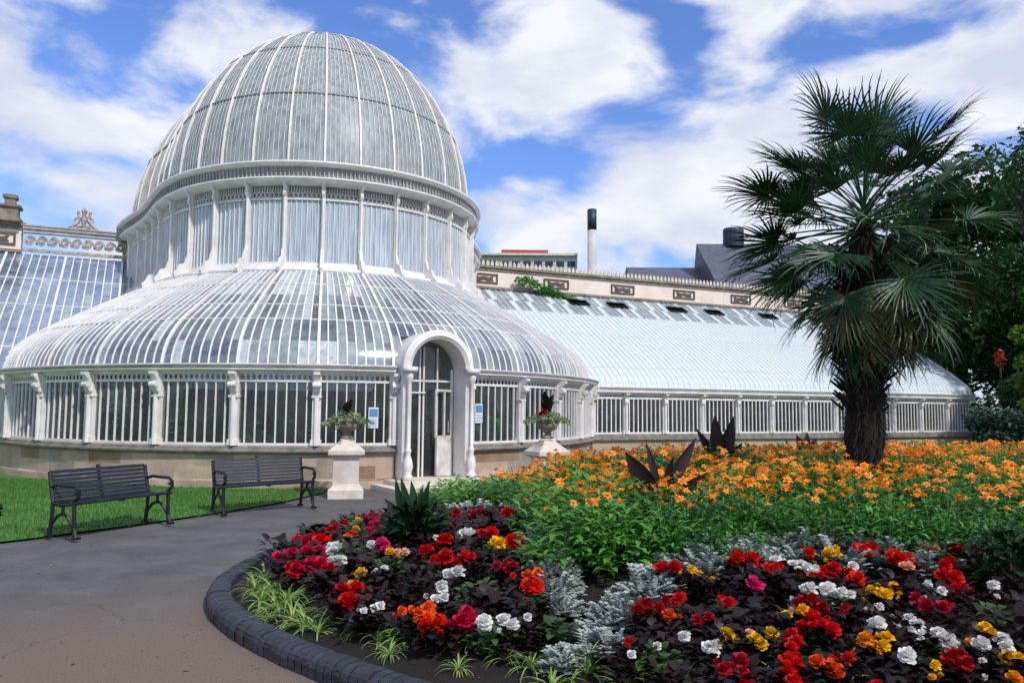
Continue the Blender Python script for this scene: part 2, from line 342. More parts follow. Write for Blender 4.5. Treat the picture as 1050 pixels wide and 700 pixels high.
# lower roof
PROF = [(0,0),(.01,.07),(.03,.14),(.06,.205),(.10,.27),(.15,.335),(.21,.40),(.29,.47),(.4,.56),(.55,.68),(.72,.81),(.88,.92),(1,1)]
def S(k, i):
    u, h = PROF[i] if isinstance(i, int) else i
    a = lowp(k, -.04); b = drp(k, .985); p = a*(1-u) + b*u; p.z = ZR + (ZD-ZR)*h; return p
def Sn(k, i):
    return frame(lambda q: S(q, i), k)
rng = random.Random(3)
NP = len(PROF)
for k in range(NB):
    vis = k <= 15 or k >= NB-3
    sub = 8
    def pick(i, j, st={}):
        key = (k, i//3, j)
        if key not in st:
            q = rng.random(); lat = (k if k < 20 else k-NB); row = i//3
            pd, pm_ = ((.7, .2) if lat <= 4 else (.1, .6)) if row == 0 else (.7, .25) if row == 1 else (.4, .5) if row == 2 else (.12, .7)
            if lat >= 8: pd, pm_ = (.5, .4) if row == 0 else (.15, .6)
            st[key] = 0 if q < pd else 1 if q < pd+pm_ else 2
        return st[key]
    P = [[S(k + j/sub, i) for j in range(sub+1)] for i in range(NP)]
    mb = MB()
    if k == DL:
        mb.grid(P[4:], mf=lambda i, j: pick(i+4, j)); mb.grid([q[:2] for q in P[:5]], mf=lambda i, j: 1); mb.grid([q[7:] for q in P[:5]], mf=lambda i, j: 1)
    else: mb.grid(P, mf=lambda i, j: pick(i, j))
    pn = mb.build('roof_panel', [gl_dark, gl_mid, gl_wash], rot, True)
    mb = MB()
    if vis:
        for j in range(1, sub):
            pts = [S(k + j/sub, i) + Vector((0,0,.012)) for i in range(4 if k == DL and 1 < j < 7 else 0, NP)]
            mb.tube(pts, .021, 4, up=(0,0,1))
        for i in (6, 8, 10):
            mb.tube([S(k + j/4, i) + Vector((0,0,.015)) for j in range(5)], .017, 4)
        mb.build('glazing_bars', white, pn)
    tn, n = frame(lowp, k)
    mb = MB(); mb.tube([S(k, i) + Vector((0,0,.02)) for i in range(NP)], .042, 4, up=(0,0,1))
    rb = mb.build('roof_rib', white, rot)
# dark floor inside
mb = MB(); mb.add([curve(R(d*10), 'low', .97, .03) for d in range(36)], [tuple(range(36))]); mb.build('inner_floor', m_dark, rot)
mb = MB()
ringband(mb, (K1, NB-1), [(0,0),(0,ZR)], lw, sub=2); mb.build('rear_wall_light_block', stone_dark, rot)  # rear wall; stretch across the wing openings added to block bright sky
# drum
ds = .95
dr3 = lambda k, o, z: drp(k, ds + o/6.0, z)
mb = MB(); ringband(mb, (0, NB), [(.24,ZD-.06),(.27,ZD+.02),(.25,ZD+.08),(.08,ZD+.13),(.05,ZD+.22),(-.05,ZD+.22)], dr3, sub=3); mb.build('drum_curb', white, rot)
Z1, Z2, Z3, Z4 = ZD+.22, 6.78, 7.14, 7.65
mb = MB(); ringband(mb, (0, NB), [(-.02,Z3),(.05,Z3),(.2,Z3+.06),(.27,Z3+.1),(.27,Z3+.14),(.16,Z3+.16)], dr3, sub=4); mb.build('lower_cornice', white, rot, True)
mb = MB(); ringband(mb, (0, NB), [(.16,Z3+.16),(.2,Z4-.1)], dr3, sub=4)
for i in range(NB*9):
    k = i/9; tn, n = frame(lambda q: dr3(q, 0, 0), k); mb.box(dr3(k, .2, Z3+.3), (.03, .03, .26), tn, n)
mb.build('fascia', grey_metal, rot)
mb = MB(); ringband(mb, (0, NB), [(.2,Z4-.1),(.3,Z4-.07),(.33,Z4-.03),(.33,Z4+.01),(.2,Z4+.02),(0,Z4+.02)], dr3, sub=4); mb.build('upper_cornice', white, rot, True)
for k in range(NB):
    tn, n = frame(lambda q: dr3(q, 0, 0), k); p = dr3(k, 0, 0)
    mb = MB(); mb.box(p+Vector((0,0,(Z1+Z3)/2)), (.1, .13, Z3-Z1), tn, n)
    mb.tube([p+n*.09+Vector((0,0,Z1)), p+n*.09+Vector((0,0,Z3-.3))], .035, 6)
    c = mb.build('drum_column', white, rot)
    mb = MB(); scroll_bracket(mb, p+n*.06, tn, n, Z3+.1, .25, .08)
    mb.build('bracket', white, c)
    mb = MB(); prof = [(0,0),(.42,-.2),(.46,-.1),(.36,.02),(.3,.16),(.16,.2),(.1,.42),(.02,.5),(0,.5)]
    mb.extrude(prof, p+n*.03+Vector((0,0,Z1-.06)), n, Vector((0,0,1)), .07); mb.build('foot_scroll', white, c)
    mb = MB()
    ringband(mb, (k, k+1), [(-.03,Z1),(.03,Z1),(.03,Z1+.05),(-.03,Z1+.05)], dr3)
    ringband(mb, (k, k+1), [(-.02,Z2),(.03,Z2),(.03,Z2+.04),(-.02,Z2+.04),(-.02,Z2)], dr3)
    for j in range(1, 7): bars(mb, dr3, k+j/7, Z1, Z2, .014, .03)
    lattice(mb, lambda q, o, z: dr3(q, .0, z), k+.08, k+.92, Z2+.05, Z2+.2, 7, .012)
    for j in range(1, 14): bars(mb, dr3, k+j/14, Z2+.2, Z3, .012, .02)
    wd = mb.build('drum_window', white, rot)
    mb = MB(); ringband(mb, (k, k+1), [(-.01,Z1),(-.01,Z2)], dr3); ringband(mb, (k, k+1), [(-.06,Z2),(-.06,Z3)], dr3, 1); mb.build('pane', [gl_drum, grey_metal], wd)
# dome
ZT = 14.086; DS = .93
def dome(k, th, o=0):
    rr = cos(th)**1.22 if th < pi/2-.001 else 0
    p = drp(k, DS*rr + o/6, 0); p.z = Z4 + (ZT-Z4)*sin(th) + o*sin(th)*.9; return p
TH = [pi/2*i/18*.985 for i in range(19)]
for k in range(NB):
    mb = MB(); mb.grid([[dome(k+j/4, th) for j in range(5)] for th in TH]); pn = mb.build('dome_panel', gl_dome, rot, True)
    mb = MB()
    for j in range(1, 7):
        top = 16 if j % 3 == 0 else 13 if j % 2 else 11
        mb.tube([dome(k+j/7, th, .012) for th in TH[:top]], .0095, 3, up=(0,0,1), m=0)
    for i in (4, 8, 12):
        mb.tube([dome(k+j/3, TH[i], .02) for j in range(4)], .02, 4, m=1)
    mb.build('glazing_bars', [white2, grey_metal], pn)
    mb = MB(); mb.tube([dome(k, th, .02) for th in TH], .036, 5, up=(0,0,1)); mb.build('dome_rib', white, rot)
mb = MB(); mb.lathe(CC+Vector((0,0,ZT-.1)), [(.75,-.06),(.8,.03),(.5,.1),(.45,.22),(.2,.26),(.12,.38),(.16,.44),(.06,.52),(.02,.7)], 20); mb.build('finial', grey_metal, rot)

# doorway arch
pD = (lowp(DL) + lowp(DR))/2; tD = (lowp(DR)-lowp(DL)); tD.z = 0; tD.normalize(); nD = Vector((tD.y, -tD.x, 0))
if nD.dot(E1) < 0: nD = -nD
UP = Vector((0,0,1)); ZA = 2.44; ro, ri, DF, DB = .81, .62, .42, -1.3
def arch_pts(r, z0, n=20):
    return [(-r, z0)] + [(-r*cos(pi*i/n), ZA + r*sin(pi*i/n)) for i in range(n+1)] + [(r, z0)]
door = MB()
po = arch_pts(ro, .18); pi_ = arch_pts(ri, .18)
W3 = lambda a, z, d: pD + tD*a + nD*d + UP*z
rows = []
secs = [(ri+.06, -.9), (ri, -.2), (ri, DF-.02), (ri+.03, DF), (ri+.07, DF+.03), (ri+.12, DF), (ro-.05, DF), (ro, DF-.03), (ro, DF-.12), (ro-.02, DF-.14), (ro-.02, -.2), (ro-.02, -1.1)]
G = [[W3(a, z, d) for a, z in arch_pts(r, .18)] for r, d in secs]
door.grid(G)
arch = door.build('door_arch', white, rot)
mb = MB(); mb.box(W3(0, .09, .35), (2.1, 1.3, .18), tD, nD); mb.box(W3(0, .045, .55), (2.6, 1.5, .09), tD, nD); mb.build('doorstep', sandL, rot)
for s in (-1, 1):
    p = pD + tD*s*.72 + nD*(DF+.08); mb = MB()
    mb.lathe(p, [(.1,.18),(.1,.27),(.07,.31),(.09,.38),(.105,.46),(.085,.58),(.045,.7),(.065,.75),(.065,.79),(.036,.83),(.034,2.1),(.055,2.16),(.08,2.22),(.1,2.36)], 12)
    mb.box(p+Vector((0,0,2.4)), (.26,.26,.1), tD, nD)
    mb.build('door_column', white, rot, True)
    mb = MB(); prof = [(0,.0),(.3,.35),(.32,.5),(.2,.45),(.12,.3),(.05,.5),(0,.55)]
mb = MB()     # door screen set back within the arch
for a, wd_ in ((-.19,.035), (-.1,.035), (.22,.03), (-.57,.05), (.57,.05)):
    mb.box(W3(a, 1.55 if abs(a) < .5 else 1.3, -.16), (wd_, .05, 2.74 if abs(a) < .5 else 2.3), tD, nD)
mb.box(W3(0, 2.2, -.16), (1.1, .05, .04), tD, nD); mb.box(W3(-.33, 1.95, -.1), (.5, .03, .03), tD, nD)
ds_ = mb.build('door_screen', white, arch)
mb = MB(); a = arch_pts(ri-.02, .18); mb.add([W3(x, z, -.19) for x, z in a], [tuple(range(len(a)))]); mb.build('door_glass', gl_win, arch)
mb = MB(); c = W3(.36, 0, -.08); ax = (nD*.25 - tD*.9).normalized()
mb.box(c+UP*.62, (.42,.04,.85), ax, ax.cross(UP)); mb.box(c+UP*1.5, (.04,.04,1.0), ax, ax.cross(UP)); mb.box(c+ax*.24+UP*1.5, (.04,.04,1.0), ax, ax.cross(UP)); mb.box(c+UP*2.0, (.52,.04,.05), ax, ax.cross(UP))
od = mb.build('open_door', white2, rot); mb = MB(); mb.tube([c-ax*.2+tD*-.06+UP*1.1, c-ax*.2+tD*-.06+UP*1.35], .015, 6); mb.build('handle', grey_metal, od)

# ------------------------------------------------------------------ wings
WO = Vector((3.2, 27.7, 0)); BK = -E1
WP = [(0,2.42),(.05,2.62),(.16,2.78),(.32,2.9),(.6,3.13),(1.07,3.47),(1.93,4.02),(2.7,4.48),(3.5,4.97),(4.3,5.45),(5.1,5.95),(5.9,6.45)]
def wpt(t, i):
    s, z = WP[i] if isinstance(i, int) else i
    return WO + E2*t + BK*s + UP*z
mat_rib = mat('whitewashed_rib', 'd4dadc', 'bcc6ca', 4, .6)
def wing(name, label, t0, nb, step, mats, pickf, t_from, left):
    o = WO + E2*(t0 + nb*step/2); th = thing(name, label, 'greenhouse', tuple(o), rz=0)
    t1 = t0 + nb*step
    X, Yv = E2, BK
    mb = MB(); mb.box(WO+E2*((t_from+t1)/2)+BK*.15+UP*.3, (t1-t_from+.2, .4, .6), E2, BK); bw = mb.build('base_wall', sand, th)
    mb = MB(); mb.box(WO+E2*((t_from+t1)/2)+BK*.1+UP*.66, (t1-t_from+.35, .52, .12), E2, BK); mb.box(WO+E2*((t_from+t1)/2)+BK*.1+UP*.76, (t1-t_from+.3, .4, .08), E2, BK); mb.build('ledge', ledge, bw)
    mb = MB(); pr = [(.1,2.15),(-.03,2.15),(-.06,2.2),(-.16,2.24),(-.16,2.28),(-.1,2.3),(-.12,2.38),(-.2,2.4),(-.2,2.43),(.1,2.43)]
    mb.grid([[WO+E2*t+BK*a+UP*z for a, z in pr] for t in (t_from, t1+.12)]); mb.build('eaves_cornice', white, th)
    for k in range(nb+1):
        p = WO + E2*(t0+k*step)
        mb = MB(); mb.box(p+UP*1.46, (.17,.16,1.34), E2, BK); mb.box(p+UP*.86, (.22,.2,.12), E2, BK); mb.tube([p-BK*.1+UP*.8, p-BK*.1+UP*1.8], .05, 8); c = mb.build('column', white, th)
        mb = MB(); scroll_bracket(mb, p-BK*.08, E2, -BK, 2.2, .24, .13); mb.build('capital', white, c)
    for k in range(nb):
        ta = t0 + k*step; mb = MB()
        for j in range(1, 9): mb.box(WO+E2*(ta+step*j/9)+UP*1.42, (.04,.05,1.24), E2, BK)
        mb.box(WO+E2*(ta+step/2)+UP*.83, (step-.17,.07,.06), E2, BK); mb.box(WO+E2*(ta+step/2)+UP*2.03, (step-.17,.07,.05), E2, BK)
        lattice(mb, lambda q, o, z: WO+E2*q-BK*.01+UP*z, ta+.1, ta+step-.1, 2.05, 2.15, 14, .011)
        wd = mb.build('window', white, th)
        mb = MB(); mb.add([WO+E2*(ta+a)+BK*.02+UP*z for a, z in ((.08,.8),(step-.08,.8),(step-.08,2.15),(.08,2.15))], [(0,1,2,3)]); mb.build('pane', gl_win, wd)
    # roof panels
    nl = 7; k0 = int(math.floor((t_from-t0)/step))
    for k in range(k0, nb):
        ta = max(t0+k*step, t_from); tb = t0+(k+1)*step
        if tb - ta < .05: continue
        P = [[wpt(ta+(tb-ta)*j/nl, i) for j in range(nl+1)] for i in range(len(WP))]
        mb = MB(); mb.grid(P, mf=pickf); pn = mb.build('roof_panel', mats, th)
        mb = MB()
        for j in range(1, nl): mb.tube([wpt(ta+(tb-ta)*j/nl, i)+UP*.012 for i in range(len(WP))], .022 if left else .016, 4, up=(0,0,1))
        for i in (4, 7, 9): mb.tube([wpt(ta, i)+UP*.01, wpt(tb, i)+UP*.01], .014, 4)
        mb.build('glazing_bars', white if left else mat_rib, pn)
        mb = MB(); mb.tube([wpt(tb, i)+UP*.01 for i in range(len(WP))], .045 if left else .022, 4, up=(0,0,1)); mb.build('roof_rib', white, th)
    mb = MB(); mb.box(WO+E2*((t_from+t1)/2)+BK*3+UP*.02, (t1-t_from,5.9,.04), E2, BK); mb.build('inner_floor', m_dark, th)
    return th, t1
wr, tR = wing('glasshouse_wing', 'long white glasshouse wing with whitened curved roof stretching away to the right', -.844, 12, 1.654, [gl_wing, gl_mid, gl_dark], lambda i, j: 0 if i < 9 else (1 if (i*7+j) % 4 else 0), -3.6, False)
wl, tL = wing('glasshouse_wing', 'glasshouse wing with sky-reflecting blue steep glass roof behind the left side of the rotunda', -36.7, 14, 1.654, [gl_left, gl_mid], lambda i, j: 1 if (i*5+j*3) % 11 == 0 else 0, -36.7, True)
# end wall of right wing
mb = MB(); pts = [(0,.8)] + WP + [(5.9,.8)]
for i in range(1, 14):
    s = 5.9*i/14
    z = next(WP[q][1] + (WP[q+1][1]-WP[q][1])*(s-WP[q][0])/(WP[q+1][0]-WP[q][0]) for q in range(len(WP)-1) if WP[q][0] <= s <= WP[q+1][0])
    mb.box(WO+E2*tR+BK*s+UP*(z+.8)/2, (.05,.05,z-.82), E2, BK)
mb.tube([wpt(tR, i) for i in range(len(WP))], .08, 4, up=(0,0,1)); ew = mb.build('end_frame', white, wr)
mb = MB(); mb.add([WO+E2*(tR-.03)+BK*s+UP*z for s, z in pts], [tuple(range(len(pts)))]); mb.build('end_glass', gl_wing, ew)
# roof vents, open flaps near the parapet
for t in (2.0, 3.9, 7.0, 9.1, 12.3, 15.4, 17.6):
    mb = MB(); a = wpt(t, (5.0, 5.93)); sl_ = (wpt(t, (5.6, 6.27))-a).normalized(); nn = E2.cross(sl_); nn = nn if nn.z > 0 else -nn
    mb.box(a+sl_*.3+nn*.03, (.9,.5,.03), E2, sl_, 0); mb.box(a+sl_*.32+nn*.17, (.95,.55,.03), E2, (sl_-nn*.35).normalized(), 1)
    mb.build('roof_vent', [m_dark, gl_mid], wr)
# parapet
B0 = WO + BK*6.0
def parapet(name, label, ta, tb, panels, teeth, th=None):
    par = thing(name, label, 'wall', tuple(B0+E2*(ta+tb)/2))
    mid = (ta+tb)/2; ln = tb-ta
    mb = MB(); mb.box(B0+E2*mid+BK*.2+UP*3.68, (ln,.4,7.36), E2, BK); mb.build('wall_face', cream, par)
    mb = MB(); mb.box(B0+E2*mid+BK*.2+UP*7.4, (ln+.2,.62,.1), E2, BK); mb.box(B0+E2*mid+BK*.2+UP*7.29, (ln+.1,.5,.1), E2, BK); mb.build('coping', stone_dark, par)
    mb = MB(); mb.box(B0+E2*mid-BK*.06+UP*6.52, (ln,.2,.1), E2, BK); mb.build('lead_flashing', stone_dark, par)
    if teeth:
        mb = MB(); n = int(ln/.2)
        for i in range(n):
            mb.extrude([(-.06,0),(.06,0),(.065,.14),(0,.26),(-.065,.14)], B0+E2*(ta+.1+i*.2)+BK*.1+UP*7.45, E2, UP, .05)
        mb.build('cresting', sandL, par)
    for t in panels:
        c = B0+E2*t-BK*.025+UP*6.92; mb = MB()
        for z in (-.17, .17): mb.box(c+UP*z, (1.1,.06,.05), E2, BK)
        for x in (-.57, .57): mb.box(c+E2*x, (.06,.06,.4), E2, BK)
        for s in (-1, 1):
            mb.extrude([(0,-.04),(s*.2,-.1),(s*.42,-.08),(s*.36,.0),(s*.42,.1),(s*.2,.04),(0,.08)], c, E2, UP, .05)
        mb.build('carved_panel', carve, par)
    return par
pr = parapet('parapet_wall', 'cream rendered parapet wall with carved panels and pointed cresting behind the right wing', -4.5, 20.2, [-2.0+3.32*k for k in range(7)], True)
pl = parapet('parapet_wall', 'short cream wall with dark coping and stone finial at the far left', -36.7, -18.15, [-18.9-3.32*k for k in range(5)], False)
q = B0+E2*-18.5-BK*.0; mb = MB(); mb.squares(q+UP*7.45, [(.34,0),(.34,.1),(.26,.12),(.24,.42),(.32,.46),(.32,.52),(.16,.56),(.14,.72),(.2,.76),(.2,.86),(.1,.9)], E2); mb.build('finial', stone_dark, pl)
# iron ridge on left wing
ta, tb = -18.1, -12.3; mid = (ta+tb)/2
mb = MB(); mb.box(B0+E2*mid-BK*.1+UP*7.3, (tb-ta,.3,.1), E2, BK); mb.box(B0+E2*mid-BK*.1+UP*7.19, (tb-ta,.2,.12), E2, BK); mb.box(B0+E2*mid-BK*.1+UP*7.36, (tb-ta,.36,.04), E2, BK)
rg = mb.build('ridge_beam', grey_metal, wl)
mb = MB(); mb.box(B0+E2*((ta+tb)/2)-BK*.1+UP*6.58, (tb-ta,.1,.1), E2, BK)
i = 0; x = ta+.2
while x < tb-.15:
    c = B0+E2*x-BK*.12+UP*6.9; r0 = .15
    for ph in (0, pi):
        pts = []
        for j in range(12):
            a = ph + j*.55; r = r0*(1-j/14); pts.append(c+E2*(r*cos(a))+UP*(r*1.15*sin(a)))
        mb.tube(pts, .035, 5)
    mb.lathe(c+E2*.21-UP*.08, [(.02,-.06),(.07,0),(.02,.06)], 6); x += .33
mb.build('scroll_cresting', rust, wl)
c = B0+E2*-16.4-BK*.1+UP*7.4; mb = MB(); mb.box(c+UP*.02, (.9,.2,.05), E2, BK)
for s in (-1, 1):
    mb.tube([c+E2*s*(.38-.05*j-(.12*sin(j*.7)))+UP*(.05+.09*j) for j in range(7)], .05, 5)
    mb.tube([c+E2*s*(.12+.16*cos(a*.7))+UP*(.25+.16*sin(a*.7)) for a in range(9)], .04, 5)
mb.lathe(c, [(.04,.05),(.1,.3),(.06,.5),(.1,.62),(.02,.75)], 8); mb.build('ridge_ornament', rust, wl)

# ------------------------------------------------------------------ leaf shapes
def blade(mb, base, d, up, length, width, droop=.5, n=6, m=0, cup=.25, tipw=.0, shape=1.0):
    d = Vector(d).normalized(); up = Vector(up); up = (up - d*up.dot(d)); up = up.normalized() if up.length > 1e-4 else d.orthogonal().normalized()
    side = d.cross(up); p = Vector(base); rows = []; ang = 0
    for i in range(n+1):
        s = i/n; wv = width*(sin(pi*min(1, s**shape*.93+.06)))*.5 + tipw*0
        if i == n: wv = width*.02
        dd = d*cos(ang) - up*sin(ang); uu = up*cos(ang) + d*sin(ang)
        rows.append([p - side*wv + uu*wv*cup, p, p + side*wv + uu*wv*cup])
        p = p + dd*(length/n); ang += droop/n
    mb.grid(rows, m)
def petal(mb, base, d, up, length, width, curl):
    d = Vector(d).normalized(); up = Vector(up); up = (up - d*up.dot(d)).normalized(); side = d.cross(up); p = Vector(base); ang = 0; rows = []
    for i, wv in enumerate((.3, .8, 1.0, .95, .55)):
        dd = d*cos(ang) - up*sin(ang); uu = up*cos(ang) + d*sin(ang); q = wv*width*.5
        rows.append([p - side*q + uu*q*.25, p - side*q*.5, p + side*q*.5, p + side*q + uu*q*.25]); p = p + dd*(length/(4 if i < 3 else 7)); ang += curl/4
    mb.grid(rows)
def leaflets(mb, c, rad, n, size, rng, m=0, flat=1, shell=0):
    for _ in range(n):
        while True:
            v = Vector((rng.uniform(-1,1), rng.uniform(-1,1), rng.uniform(-1,1)))
            if shell < v.length < 1: break
        p = Vector(c) + Vector((v.x*rad[0], v.y*rad[1], v.z*rad[2]))
        d = Vector((rng.gauss(0,1), rng.gauss(0,1), rng.gauss(0,.6)*flat)).normalized(); u = Vector((rng.gauss(0,.5), rng.gauss(0,.5), 1))
        u = (u - d*u.dot(d)).normalized(); sd = d.cross(u); s = size*rng.uniform(.6, 1.4)
        mb.add([p-d*s*.5, p+sd*s*.3, p+d*s*.6-u*s*.1, p-sd*s*.3], [(0,1,2,3)], m)

# interior plants behind the glass
rng = random.Random(11)
for k in [i*.6+.3 for i in range(-1, 25)]:
    p = lowp(k, -rng.uniform(.55, .95)); t = thing('indoor_plant', 'leafy potted plant seen dimly through the glasshouse windows', 'plant', tuple(p), 'plants inside the glasshouse')
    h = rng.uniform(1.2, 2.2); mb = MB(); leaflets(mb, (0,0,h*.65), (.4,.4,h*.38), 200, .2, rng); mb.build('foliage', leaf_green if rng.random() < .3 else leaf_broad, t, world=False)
    mb = MB(); mb.tube([(0,0,0), (0,0,h*.6)], .05, 6); mb.build('stem', bark, t, world=False)
for i in range(13):
    p = WO+E2*(.5+1.4*i)+BK*rng.uniform(.6, 1.4); t = thing('indoor_plant', 'leafy plant seen dimly through the long wing windows', 'plant', tuple(p), 'plants inside the wing')
    h = rng.uniform(1.3, 2.0); mb = MB(); leaflets(mb, (0,0,h*.65), (.6,.6,h*.4), 200, .22, rng); mb.build('foliage', leaf_green if rng.random() < .4 else leaf_broad, t, world=False)
    mb = MB(); mb.tube([(0,0,0), (0,0,h*.6)], .05, 6); mb.build('stem', bark, t, world=False)

# paper notices in windows
def notice(k, z, label):
    p = lowp(k, .03, z); tn, n = frame(lowp, k); mb = MB(); mb.box(p, (.2,.012,.42), tn, n); mb.box(p+n*.008+UP*.1, (.17,.008,.16), tn, n, 1)
    for j in range(5): mb.box(p+n*.008-UP*(.03+.035*j), (.15,.006,.01), tn, n, 2)
    tag(mb.build('notice', [mat('paper', 'd6dde6'), mat('blue_print', '5a86b4', rough=.5), mat('grey_print', '8c93a0')]), label, 'sign')
notice(6.73, 1.42, 'white paper notice with blue heading in the window left of the arched door')
notice(8.2, 1.52, 'pale blue and white notice in the window right of the arched door')

# ------------------------------------------------------------------ ground
def sheet(name, pts, z, m): 
    mb = MB(); mb.add([(a, b, z) for a, b in pts], [tuple(range(len(pts)))]); return tag(mb.build(name, m), kind='structure')
ground_m = mat('far_ground', '51703a', '3f5c30', .5, .95)
sheet('ground', [(-900,-300),(900,-300),(900,1500),(-900,1500)], -.01, ground_m)
pm = mat('asphalt', '646262', '4f4d4f', 1.6, .9, .6, 120, c3='72706f')
nt = pm.node_tree; N = nt.nodes; L = nt.links; p = N['Principled BSDF']; src = p.inputs['Base Color'].links[0].from_socket
geo = N.new('ShaderNodeNewGeometry'); vd = N.new('ShaderNodeVectorMath'); vd.operation = 'DISTANCE'; vd.inputs[1].default_value = (-2.2, 5.0, 0); L.new(geo.outputs['Position'], vd.inputs[0])
nn_ = N.new('ShaderNodeTexNoise'); nn_.inputs['Scale'].default_value = 1.6; nn_.inputs['Detail'].default_value = 8; nn_.inputs['Roughness'].default_value = .7; L.new(geo.outputs['Position'], nn_.inputs[0])
mr = N.new('ShaderNodeMapRange'); mr.inputs[1].default_value = .6; mr.inputs[2].default_value = 3.4; mr.inputs[3].default_value = .62; mr.inputs[4].default_value = -.25; L.new(vd.outputs['Value'], mr.inputs[0])
ad = N.new('ShaderNodeMath'); L.new(mr.outputs[0], ad.inputs[0]); L.new(nn_.outputs[0], ad.inputs[1])
nn_.inputs['Detail'].default_value = 14; rm = N.new('ShaderNodeMapRange'); rm.inputs[1].default_value = .45; rm.inputs[2].default_value = 1.05; L.new(ad.outputs[0], rm.inputs[0])
mc = N.new('ShaderNodeMixRGB'); L.new(rm.outputs[0], mc.inputs[0]); L.new(src, mc.inputs[1]); mc.inputs[2].default_value = rgb('6e6156')
# fine grit
n3 = N.new('ShaderNodeTexNoise'); n3.inputs['Scale'].default_value = 45; n3.inputs['Detail'].default_value = 3; L.new(geo.outputs['Position'], n3.inputs[0])
g3 = N.new('ShaderNodeMapRange'); g3.inputs[3].default_value = .7; g3.inputs[4].default_value = 1.3; L.new(n3.outputs[0], g3.inputs[0]); g3.inputs[3].default_value = .5; g3.inputs[4].default_value = 1.5; n3.inputs['Scale'].default_value = 70
nd = N.new('ShaderNodeTexNoise'); nd.inputs['Scale'].default_value = 2.2; L.new(geo.outputs['Position'], nd.inputs[0])
va = N.new('ShaderNodeVectorMath'); va.operation = 'ADD'; L.new(geo.outputs['Position'], va.inputs[0]); L.new(nd.outputs['Color'], va.inputs[1])
vo = N.new('ShaderNodeTexVoronoi'); vo.feature = 'DISTANCE_TO_EDGE'; vo.inputs['Scale'].default_value = .55; L.new(va.outputs[0], vo.inputs[0])
vc = N.new('ShaderNodeMapRange'); vc.inputs[1].default_value = .0; vc.inputs[2].default_value = .008; vc.inputs[3].default_value = .55; vc.inputs[4].default_value = 1; L.new(vo.outputs['Distance'], vc.inputs[0])
vm = N.new('ShaderNodeMath'); vm.operation = 'MULTIPLY'; L.new(g3.outputs[0], vm.inputs[0]); L.new(vc.outputs[0], vm.inputs[1])
m3 = N.new('ShaderNodeMixRGB'); m3.blend_type = 'MULTIPLY'; m3.inputs[0].default_value = 1; L.new(mc.outputs[0], m3.inputs[1]); L.new(vm.outputs[0], m3.inputs[2]); L.new(m3.outputs[0], p.inputs['Base Color'])
sheet('path', [(-30,-8),(30,-8),(30,27),(3,27.5),(-20,27)], 0, pm)
LAWN = [(-9.5,3.5),(-7.6,6.9),(-6.6,8.55),(-5.75,9.75),(-5.0,11.05),(-4.4,12.3),(-3.85,13.7),(-3.55,15.2),(-3.6,17.2),(-6,20),(-14,26),(-26,24),(-26,3.5)]
sheet('lawn', LAWN, .03, lawn_m)
def inside(p, poly):
    c = False; n = len(poly)
    for i in range(n):
        a, b = poly[i], poly[i-1]
        if (a[1] > p[1]) != (b[1] > p[1]) and p[0] < (b[0]-a[0])*(p[1]-a[1])/(b[1]-a[1])+a[0]: c = not c
    return c
rng = random.Random(5); mb = MB()
for _ in range(42000):
    x = rng.uniform(-11.5, -3.4); y = rng.uniform(7.5, 17.5)
    if not inside((x-.05+.05*sin(x*9+y*7), y), LAWN): continue
    a = rng.uniform(0, 2*pi); h = rng.uniform(.03, .065); wd_ = .006; l = Vector((rng.gauss(0,.3), rng.gauss(0,.3), 1))*h
    c = Vector((x, y, .03)); s = Vector((cos(a), sin(a), 0))*wd_
    mb.add([c-s, c+s, c+l], [(0,1,2)])
_ = 0
tag(mb.build('grass', grass_m), 'short mown grass between the benches and the rotunda base', 'grass', kind='stuff')

rng = random.Random(91); mb = MB()
for _ in range(1500):
    x = rng.uniform(-6.5, -1); y = rng.uniform(4.3, 15)
    q = rng.uniform(.003,.011)*(2.2 if rng.random() < .04 else 1); a = rng.uniform(0, 6.28); c = Vector((x, y, .004))
    if inside((x, y), LAWN): continue
    mb.add([c+Vector((cos(a+j*1.6)*q*rng.uniform(.5,1.4), sin(a+j*1.6)*q*rng.uniform(.5,1.4), rng.uniform(0,.003))) for j in range(4)] + [c+UP*q*.5], [(0,1,4),(1,2,4),(2,3,4),(3,0,4)])
tag(mb.build('path_litter', mat('dry_litter', '8a7a66', '3a3028', 9, .9, c3='a89a84')), 'small stones and leaf litter scattered on the asphalt path', 'litter', kind='stuff')
# ------------------------------------------------------------------ flower bed
def catmull(P, n=8):
    out = []; m = len(P)
    for i in range(m):
        a, b, c, d = [Vector((*P[(i+j) % m], 0)) for j in (-1, 0, 1, 2)]
        for j in range(n):
            t = j/n; out.append(.5*((2*b) + (c-a)*t + (2*a-5*b+4*c-d)*t*t + (3*b-a-3*c+d)*t**3))
    return out
BED = catmull([(-2.44,6.6),(-2.63,7.5),(-2.56,8.7),(-2.25,10.2),(-1.6,12),(-.3,13.6),(2.5,15),(8,16.5),(15,17),(20,13),(19,8),(13,4.8),(7,3.3),(3.5,3.1),(1.2,3.5),(-.2,4.15),(-1.18,4.92),(-1.95,5.75)], 10)
if sum(BED[i-1].x*BED[i].y-BED[i].x*BED[i-1].y for i in range(len(BED))) > 0: BED.reverse()
BP = [(p.x, p.y) for p in BED]
def bdist(x, y):
    best = 1e9
    for i in range(0, len(BED)):
        a = BED[i-1]; b = BED[i]; ab = b-a; l2 = ab.x**2+ab.y**2
        t = max(0, min(1, ((x-a.x)*ab.x+(y-a.y)*ab.y)/l2)) if l2 > 0 else 0
        best = min(best, math.hypot(x-a.x-ab.x*t, y-a.y-ab.y*t))
    return best
def soilz(x, y):
    if not inside((x, y), BP): return 0
    d = bdist(x, y); return .09 + .55*(1-math.exp(-max(0, d-.25)/3.0))
